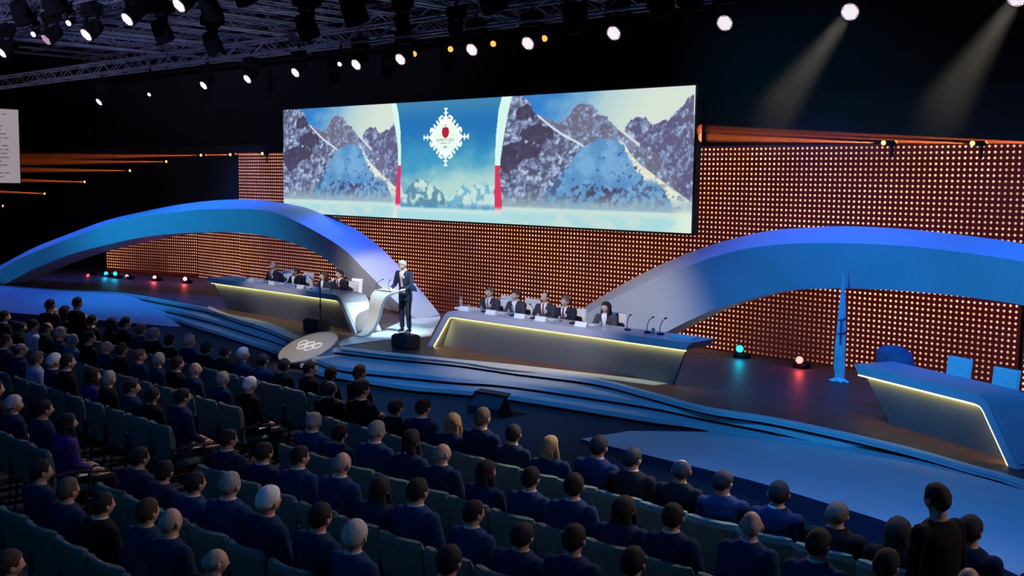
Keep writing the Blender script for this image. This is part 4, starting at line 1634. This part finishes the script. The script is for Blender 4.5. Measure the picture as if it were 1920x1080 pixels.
def person(label, loc, rz, pose='seated', head=(0, 0), hair='short', hair_col=(.02, .018, .016), coat=(.012, .016, .04), collar=True, tie=None,
           group=None, open_front=None, scale=1.0, badge=False, skin=None):
    kp = (pose, head)
    if pose not in POSES:
        POSES[pose] = make_pose(pose)
    p = POSES[pose]
    M = rot_head(*head)
    if kp not in BODIES:
        BODIES[kp] = body_mesh('body', p, M)
    of = (tie is not None or collar == 'blouse') if open_front is None else open_front
    kj = (pose, of)
    if kj not in JACKETS:
        JACKETS[kj] = jacket_mesh('jacket', p, of)
        JACKETS[kj].materials.append(clothm)
    kh = (pose, head, hair)
    if kh not in HAIRS:
        me_ = hair_mesh('hair', p.hc, M, hair)
        me_.materials.append(hairm)
        me_.polygons.foreach_set('use_smooth', [True] * len(me_.polygons))
        HAIRS[kh] = me_
    if pose not in COLLARS:
        COLLARS[pose] = collar_mesh('shirt_collar', p)
        COLLARS[pose].materials.append(shirtm)
        TIES[pose] = tie_mesh('necktie', p)
        TIES[pose].materials.append(clothm)
    t = thing('person', label, 'person', loc, rz, group)
    t.scale = (scale,) * 3

    def put(name, me_, col=None):
        o = bpy.data.objects.new(name, me_)
        COL.objects.link(o)
        o.parent = t
        if col:
            o.color = (*col, 1)
        return o
    put('body', BODIES[kp])
    put('jacket', JACKETS[kj], coat)
    put('hair', HAIRS[kh], hair_col)
    if collar:
        put('shirt_collar', COLLARS[pose])
    if tie:
        put('necktie', TIES[pose], tie)
    if badge:
        if ('badge', pose) not in HAIRS:
            zl, yl, dl = [q[2] for q in p.spine], [q[1] for q in p.spine], [q[4] for q in p.spine]
            z = p.spine[4][2]
            HAIRS[('badge', pose)] = MB().rbox((-.085, np.interp(z, zl, yl) + np.interp(z, zl, dl) * .86 + .03, z), (.03, .012, .07), .004).mesh('lapel_badge')
            HAIRS[('badge', pose)].materials.append(shirtm)
        put('lapel_badge', HAIRS[('badge', pose)])
    return t


# ------------------------------------------------------------------ panellists, speaker
GREY, WHITEH, DARK, BROWN, BLOND, MIDBR = (.30, .29, .28), (.52, .50, .47), (.012, .010, .010), (.06, .03, .018), (.34, .22, .10), (.13, .09, .06)
SUITB, SUITG, NAVY = (.02, .02, .028), (.045, .045, .055), (.02, .025, .055)
PG = 'panellists behind the desks'
PY = 17.32


def facing(x, y, tx, ty):
    return math.atan2(ty - y, tx - x) - math.pi / 2


def panel(px, py, label, yawto, **k):
    q = onY(px, py, PY - .12)
    rz = facing(q[0], PY, *yawto)
    hp = SZ + 1.255
    t = person(label, (q[0], PY, SZ), rz, 'desk', group=PG, **k)
    t.scale = (1, 1, max(.93, min(1.07, 1 + (q[2] - hp) * .55)))
    return t, q[0]


LEC = (-19.9, 15.0)
PAN = []
PAN.append(panel(512, 497, 'balding grey-haired man in dark suit, leftmost panellist at the left desk', (-24.7, 8), hair='balding', hair_col=GREY, coat=SUITB, tie=(.10, .02, .02), head=(-16, 3), badge=True))
PAN.append(panel(553, 510, 'dark-haired panellist in black jacket and white blouse, second at the left desk', (-23.7, 8), hair='bun', hair_col=BROWN, coat=(.01, .01, .012), collar='blouse', head=(-16, 3)))
PAN.append(panel(607, 523, 'brown-haired woman in navy jacket, third panellist at the left desk', (-22.4, 8), hair='long', hair_col=BROWN, coat=NAVY, collar='blouse', head=(-16, 3)))
PAN.append(panel(637, 513, 'dark-haired man turned left, nearest the lectern at the left desk', (-21.7, 8), hair='short', hair_col=DARK, coat=SUITB, tie=(.12, .02, .03), head=(-16, 3), badge=True))
PAN.append(panel(917, 548, 'greying man in charcoal suit and pale red tie, nearest the lectern at the right desk', (-15.2, 8), hair='short', hair_col=MIDBR, coat=SUITG, tie=(.30, .12, .12), head=(-16, 3), badge=True))
PAN.append(panel(967, 553, 'woman with tied brown hair and white blouse, second at the right desk', (-15.4, 8), hair='bun', hair_col=BROWN, coat=SUITG, collar='blouse', head=(-16, 3)))
PAN.append(panel(1021, 556, 'dark-haired man with red striped tie, middle panellist of the right desk', (-13.5, 8), hair='receding', hair_col=DARK, coat=SUITG, tie=(.32, .04, .05), head=(-16, 3), badge=True))
PAN.append(panel(1060, 565, 'brown-haired man with deep red tie, fourth panellist of the right desk', (-13.9, 8), hair='full', hair_col=MIDBR, coat=SUITB, tie=(.22, .02, .03), head=(-16, 3), badge=True))
PAN.append(panel(1135, 578, 'woman with long dark hair and grey jacket, rightmost panellist', (-11.9, 8), hair='long', hair_col=DARK, coat=(.06, .06, .065), collar='blouse', head=(-16, 3)))

spk = at(770, 624, .47)
person('white-haired speaker in dark navy suit standing and reading behind the white lectern', (-19.78, 17.2, .47), facing(-19.78, 17.2, -18.9, 13.2), 'lectern', head=(0, 24), hair='full', hair_col=(.30, .28, .25),
       coat=(.018, .022, .05), tie=(.55, .35, .36), badge=True, scale=1.0)

# ------------------------------------------------------------------ white chairs behind the desks
wch = mat('white_leather', (.72, .70, .74), .5, var=.03)
legm = mat('chair_steel', (.25, .25, .27), .35, metal=.8)


def white_chair(label, loc, rz):
    t = thing('desk_chair', label, 'chair', loc, rz, 'white chairs behind the desks')
    MB().rbox((0, 0, .44), (.50, .48, .09), .03).obj('seat', wch, t)
    MB().rbox((0, -.25, .76), (.48, .07, .60), .03, M=Matrix.Rotation(R(6), 3, 'X')).obj('backrest', wch, t)
    MB().tube([(0, 0, .06), (0, 0, .40)], .03, 8).obj('column', legm, t)
    mb = MB()
    for k in range(5):
        a = k * 1.2566
        mb.tube([(0, 0, .07), (.26 * math.cos(a), .26 * math.sin(a), .035)], [.022, .014], 6)
    mb.obj('foot_star', legm, t)
    return t


wc0 = None
names_l = ['leftmost', 'second', 'third', 'fourth', 'fifth', 'sixth', 'seventh', 'eighth', 'ninth', 'tenth']
seats = [('left', q[1]) for q in PAN[:4]] + [('right', q[1]) for q in PAN[4:]]
# the photographed chairs stand a little to one side of the sitters
for k, (sd, x) in enumerate(seats):
    lb = 'white chair used by the %s panellist of the %s desk' % (names_l[k if k < 4 else k - 4], sd)
    loc = (x + .04, PY + .01, SZ)
    rz = math.pi + (.12 if sd == 'right' else .0)
    if wc0 is None:
        wc0 = white_chair(lb, loc, rz)
    else:
        dup(wc0, loc, rz, lb)
for k, (px, py, lb) in enumerate([(536, 530, 'empty white chair between the two left panellists of the left desk'), (575, 532, 'empty white chair right of the second panellist at the left desk'),
                                  (948, 585, 'empty white chair right of the first panellist at the right desk'), (994, 590, 'empty white chair left of the middle right panellist'),
                                  (666, 545, 'white chair back showing at the end of the left desk')]):
    q = onY(px, py, 18.15)
    dup(wc0, (q[0], 17.95, SZ), math.pi, lb)

# ------------------------------------------------------------------ things on the desks
cardm = mat('card_white', (.72, .72, .74), .7)
tumbm = mat('tumbler_glass', (.8, .85, .9), .05, alpha=.8)
TOPZ = SZ + .885


def desk_mic(label, loc, rz):
    t = thing('desk_microphone', label, 'microphone', loc, rz, 'gooseneck microphones on the desks')
    MB().rbox((0, 0, .018), (.10, .13, .036), .012).obj('base', micm, t)
    MB().tube([(0, .02, .03), (0, .01, .16), (0, -.03, .26), (0, -.09, .31)], .008, 6).obj('gooseneck', micm, t)
    MB().ball((0, -.10, .315), (.018, .03, .018), 8, 6).obj('capsule', micm, t)
    return t


def tumbler(label, loc):
    t = MB().lathe([(.026, 0), (.034, .11), (.030, .11), (.023, .008)], 12).obj('drinking_glass', tumbm, None, True)
    t.location = loc
    return tag(t, label, 'glass', 'drinking glasses on the desks')


who = ['leftmost left', 'second left', 'third left', 'fourth left', 'first right', 'second right', 'middle right', 'fourth right', 'rightmost right']
mic0 = None
for k, (_, x) in enumerate(PAN):
    y0 = 16.3 if k > 3 else 16.35
    d = facing(0, 0, -.2, -1) if k > 3 else math.pi
    lb = 'black gooseneck microphone before the %s panellist' % who[k]
    loc = (x - .30, y0 + .22, TOPZ + .002)
    if mic0 is None:
        mic0 = desk_mic(lb, loc, 0)
    else:
        dup(mic0, loc, 0, lb)
    c = MB().loft([[(-.15, -.05, 0), (.15, -.05, 0), (.15, .05, 0), (-.15, .05, 0)], [(-.15, -.006, .095), (.15, -.006, .095), (.15, .006, .095), (-.15, .006, .095)]]).obj('name_card', cardm)
    c.location = (x + .05, y0 + .08, TOPZ + .001)
    tag(c, 'white folded name card facing out before the %s panellist' % who[k], 'name card', 'name cards on the desks')
    g = tumbler('clear drinking glass beside the %s panellist' % who[k], (x + .36, y0 + .3, TOPZ + .001))
    pp = MB().box((0, 0, .004), (.30, .22, .007), .1).obj('paper_sheets', MATS['paper'])
    pp.location = (x + .02, y0 + .40, TOPZ + .001)
    tag(pp, 'white paper sheets in front of the %s panellist' % who[k], 'paper', 'paper sheets on the desks')
for k, (x, y, z_, lb) in enumerate([(-25.9, 16.6, 0, 'stack of white papers on the left end of the left desk'), (-11.2, 16.62, 0, 'white papers on the right end of the right desk'),
                                    (-17.0, 16.6, 0, 'white papers at the lectern end of the right desk')]):
    pp = MB().box((0, 0, .02), (.75 if k == 0 else .5, .30, .04), .05).obj('paper_stack', MATS['paper'])
    pp.location = (x, y, TOPZ + .002)
    tag(pp, lb, 'paper')
for k, (px, lb) in enumerate([(1175, 'black microphone right of the rightmost panellist'), (1213, 'black microphone lying low near the right end of the right desk'), (1237, 'black microphone nearest the right desk end')]):
    q = onY(px, 630, 16.6)
    dup(mic0, (q[0], 16.62, TOPZ + .002), R(70 + 40 * k), lb)
for k, (px, lb) in enumerate([(866, 'clear drinking glass at the lectern end of the right desk'), (878, 'clear drinking glass next to the papers by the lectern end'), (1226, 'clear drinking glass between the end microphones'), (466, 'clear drinking glass left of the leftmost panellist')]):
    q = onY(px, 580, 16.6)
    tumbler(lb, (q[0], 16.6, TOPZ + .001))
# carafe-like white bottle by the lectern end
b = MB().lathe([(.04, 0), (.042, .16), (.016, .22), (.016, .27)], 12).obj('water_bottle', tumbm, None, True)
q = onY(862, 580, 16.7)
b.location = (q[0], 16.72, TOPZ + .001)
tag(b, 'clear water bottle at the lectern end of the right desk', 'bottle')
# empty chairs and a draped chair behind the far right desk
for k, (px, py, lb) in enumerate([(1777, 690, 'left one of two empty chairs behind the far right desk'), (1864, 712, 'right one of two empty chairs behind the far right desk')]):
    q = at(px, py, SZ + .9)
    dup(wc0, (q[0], q[1], SZ), math.pi - .35, lb)
q = at(1672, 680, SZ + .8)
mb = MB()
oval(mb, [(.12, 0, 0, .16, .2), (.1, 0, .3, .2, .2), (.03, 0, .75, .34, .22), (-.02, 0, .98, .30, .18), (-.03, 0, 1.07, .16, .10)], 24)
dr = mb.obj('draped_cover', mat('violet_cloth', (.14, .09, .18), .8, var=.3, vscale=9, bump=.4), None, True)
dr.location = (q[0], q[1] + .1, SZ)
tag(dr, 'violet cloth draped over something low behind the far right desk', 'cloth')

# ------------------------------------------------------------------ audience chairs
seatm = mat('chair_cloth', (.12, .20, .165), .85, var=.10, vscale=12)
darkm = mat('chair_plastic', (.02, .022, .025), .5)


def audience_chair():
    t = thing('audience_chair', '-', 'chair', (0, 0, 0), 0, 'green-grey audience chairs')
    MB().rbox((0, .0, .43), (.50, .50, .10), .035).obj('seat', seatm, t)
    rings = []
    for z, y, w_, th in ((.46, -.235, .25, .035), (.60, -.25, .285, .045), (.78, -.275, .30, .045), (.90, -.295, .295, .04), (.955, -.305, .27, .028), (.965, -.306, .20, .012)):
        rings.append([Vector((w_ * c, y + th * s_ + .05 * c * c, z)) for c, s_ in ((-1, 0), (-.96, -.8), (-.5, -1), (0, -1), (.5, -1), (.96, -.8), (1, 0), (.96, .8), (.5, 1), (0, 1), (-.5, 1), (-.96, .8))])
    MB().loft(rings).obj('backrest', seatm, t)
    for s_ in (-1, 1):
        MB().tube([(s_ * .29, -.24, .40), (s_ * .295, -.23, .64), (s_ * .295, -.05, .66), (s_ * .295, .22, .65), (s_ * .29, .22, .44)], .022, 6).obj('armrest', darkm, t)
    for a in (-1, 1):
        for b_ in (-1, 1):
            MB().tube([(a * .21, b_ * .2, .39), (a * .23, b_ * .23, .0)], [.02, .014], 6).obj('leg', darkm, t)
    return t


CHAIR0 = None


def place_chair(x, y, rz, label):
    global CHAIR0
    if CHAIR0 is None:
        CHAIR0 = audience_chair()
        CHAIR0.location, CHAIR0.rotation_euler = (x, y, 0), (0, 0, rz)
        CHAIR0['label'] = label
        return CHAIR0
    return dup(CHAIR0, (x, y, 0), rz, label)


# observed heads: pixel, hair code, coat code
HEADS = '''12,600,b,n 47,606,d,k 70,617,d,s 94,622,e,k 115,631,f,n 109,590,r,n 137,590,l,k 182,607,q,R 212,612,d,k 227,617,l,k 259,617,d,k 280,627,m,n
305,634,g,k 340,642,w,n 365,657,d,k 400,660,d,k 436,665,w,n 475,677,d,n 152,645,g,B 191,654,q,n 230,660,b,k 250,670,m,n 10,647,b,n 33,660,r,n 100,685,m,S 122,687,W,n
165,680,d,k 168,710,l,P 212,715,g,k 292,677,g,n 310,680,d,k 345,690,q,n 375,712,g,n 410,717,W,k 32,762,w,n 82,777,d,n 15,730,d,k 230,740,d,n 97,905,d,n 140,930,m,n
190,957,d,k 240,972,b,n 307,985,q,n 267,880,d,n 310,895,d,n 357,907,d,N 440,920,g,N 442,832,d,n 385,1062,q,k 20,1070,b,k 95,800,l,P 495,872,d,n 557,867,d,N
655,882,q,N 640,812,g,N 762,832,g,N 705,842,d,n 827,852,l,n 882,870,q,n 930,820,y,n 942,902,l,n 500,940,W,n 592,977,d,n 712,935,l,n 800,935,d,N
877,972,d,N 682,1012,w,N 837,1067,d,k 985,825,d,n 1052,852,y,n 1125,847,d,n 1020,912,d,N 1087,920,d,N 1170,965,l,n 1245,967,d,n 1272,887,e,k
1340,972,q,N 1345,910,d,n 1067,1015,d,n 1192,1060,d,n 1420,922,d,n 972,1035,d,n 1197,872,d,k 1615,950,d,n 1702,990,d,n 1902,1025,q,n 1645,1057,q,n
1540,1035,d,k 1455,972,m,k 1507,970,l,k 1762,1057,m,k 490,680,d,k 712,755,e,k 742,750,f2,k 815,792,d,k 942,796,m,n 895,797,d,n 1440,1010,d,N
545,690,d,k 600,700,d,k 632,697,b,k 175,640,d,k 330,655,d,k 60,640,d,k 255,745,d,k 300,740,d,n'''
HAIR = {'b': ('short', BROWN, 'brown-haired'), 'd': ('short', DARK, 'dark-haired'), 'e': ('receding', (.05, .045, .04), 'thin-haired'), 'f': ('full', (.34, .33, .32), 'bushy grey-haired'), 'r': ('balding', (.05, .04, .03), 'bald-headed'),
        'l': ('long', DARK, 'long-haired dark'), 'q': ('balding', (.36, .35, .33), 'balding grey'), 'm': ('short', MIDBR, 'light brown-haired'), 'g': ('short', (.32, .32, .31), 'grey-haired'), 'w': ('full', WHITEH, 'white-haired'),
        'W': ('full', (.85, .86, .86), 'bright white-haired'), 'y': ('long', BLOND, 'long-haired blond'), 'f2': ('full', DARK, 'bushy dark-haired')}
COAT = {'n': ((.008, .024, .075), 'navy'), 'k': ((.008, .008, .010), 'black'), 'N': ((.012, .04, .13), 'blue'), 's': ((.55, .62, .66), 'white'), 'S': ((.35, .48, .62), 'pale blue'), 'B': ((.10, .16, .26), 'grey-blue'),
        'R': ((.16, .015, .03), 'dark red'), 'P': ((.05, .03, .20), 'violet')}
RROWS = [('nearest', 3.2), ('second nearest', 4.33), ('third nearest', 5.38), ('middle', 6.53), ('second', 7.75), ('front', 9.03)]
LROWS = [('nearest', 5.55), ('third', 7.2), ('second', 8.5), ('front', 9.85)]
ROWS = {('right', n_): [y, []] for n_, y in RROWS}
ROWS.update({('left', n_): [y, []] for n_, y in LROWS})
for tok in HEADS.split():
    x, y, h, c = tok.split(',')
    x, y = float(x), float(y)
    p = at(x, y, 1.235)
    blk, rws = ('left', LROWS) if p[0] < -11.6 else ('right', RROWS)
    n_, yr = min(rws, key=lambda r: abs(r[1] - p[1]))
    q = onY(x, y, yr)
    ROWS[(blk, n_)][1].append([q[0], q[2], h, c])
NTH = ['leftmost', 'second', 'third', 'fourth', 'fifth', 'sixth', 'seventh', 'eighth', 'ninth', 'tenth', 'eleventh', 'twelfth', 'thirteenth', 'fourteenth', 'fifteenth', 'sixteenth', 'seventeenth', 'eighteenth']
rg = random.Random(11)
PITCH = .66


def in_view(x, y, z=1.0, mx=70):
    d = np.array((x, y, z)) - CAM
    dep = d @ FWD
    if dep < 1:
        return False
    return -mx < 960 + F * (d @ RT) / dep < 1920 + mx and 540 - F * (d @ UP) / dep < 1080 + mx * 1.5


for (blk, rn), (yr, ps) in ROWS.items():
    ps.sort()
    # keep neighbours at least a chair apart
    for _ in range(40):
        for a, b in zip(ps, ps[1:]):
            g = b[0] - a[0]
            if g < .635:
                a[0] -= (.635 - g) / 2
                b[0] += (.635 - g) / 2
    rowlab = '%s row, %s block' % (rn, blk)
    seats_x = [p[0] for p in ps]
    for k, (x, z, h, c) in enumerate(ps):
        st, hc, hn = HAIR[h]
        cc, cn = COAT[c]
        hd = rg.choice([(0, 0), (0, 0), (18, 0), (-16, 4)])
        rz = rg.uniform(-.10, .10) + (.12 if blk == 'right' else -.08)
        pose = 'seated'
        if (h, c) in (('b', 'n'), ) and blk == 'right':
            pose, hd = 'leaning', (0, 0)
        nth = NTH[k] + (' from left' if k else '')
        t = person('%s person in %s seated %s, %s' % (hn, cn, nth, rowlab), (x, yr - .02, 0), rz, pose, hd, st, hc, cc, collar=(c == 'N' or rg.random() < .25), group='seated audience')
        f = max(.94, min(1.06, z / 1.24))
        k1 = rg.uniform(.97, 1.07)
        t.scale = (k1, k1, 1.03 * f)
        t.rotation_euler = (rg.uniform(-.03, .045), rg.uniform(-.045, .045), rz)
        t.location.y += rg.uniform(-.03, .05)
        place_chair(x, yr - .02, rz * .4, 'green-grey chair under the %s sitter, %s' % (nth, rowlab))
    lo, hi = ((-10.9, -1.9) if blk == 'right' else (-24.5, -12.9))
    if blk == 'right' and rn == 'front':
        lo = -11.2
    free = []
    edges = [lo - PITCH / 2] + seats_x + [hi + PITCH / 2]
    for a, b in zip(edges, edges[1:]):
        n = int((b - a) / PITCH + .12) - 1
        for i in range(n):
            x = a + (b - a) * (i + 1) / (n + 1)
            if in_view(x, yr - .3):
                free.append(x)
    for k, x in enumerate(free):
        place_chair(x, yr - .02, rg.uniform(-.05, .05), 'empty green-grey chair, %s empty one from left, %s' % (NTH[min(k, 17)], rowlab))

# people on their feet
p = at(92, 574, 1.66)
person('standing person in black at far left in front of the stage ramp', (p[0], p[1], 0), .3, 'standing', (0, 0), 'short', DARK, (.004, .004, .005), collar=False)
p = at(143, 570, 1.66)
person('standing person in black beside another standing one, nearer the stage steps', (p[0], p[1], 0), .1, 'standing', (0, 0), 'short', DARK, (.004, .004, .005), collar=False)
p = onY(1772, 938, 8.3)
person('standing dark-haired person walking past the right ramp, seen as a silhouette', (p[0], p[1], 0), 1.2, 'walking', (0, 0), 'short', DARK, (.006, .006, .009), collar=False, scale=float(p[2]) / 1.69)

# black monitor wedge on the floor before the steps
q = at(925, 775, .0)
t = thing('monitor_wedge', 'black wedge loudspeaker on the floor at the foot of the steps', 'loudspeaker', (q[0], q[1] - .1, 0), .1)
MB().loft([[(-.36, -.2, 0), (.36, -.2, 0), (.36, .22, 0), (-.36, .22, 0)], [(-.36, -.2, .16), (.36, -.2, .16), (.36, .02, .38), (-.36, .02, .38)],
           [(-.36, .16, .40), (.36, .16, .40), (.36, .2, .40), (-.36, .2, .40)]]).obj('cabinet', boxm, t)
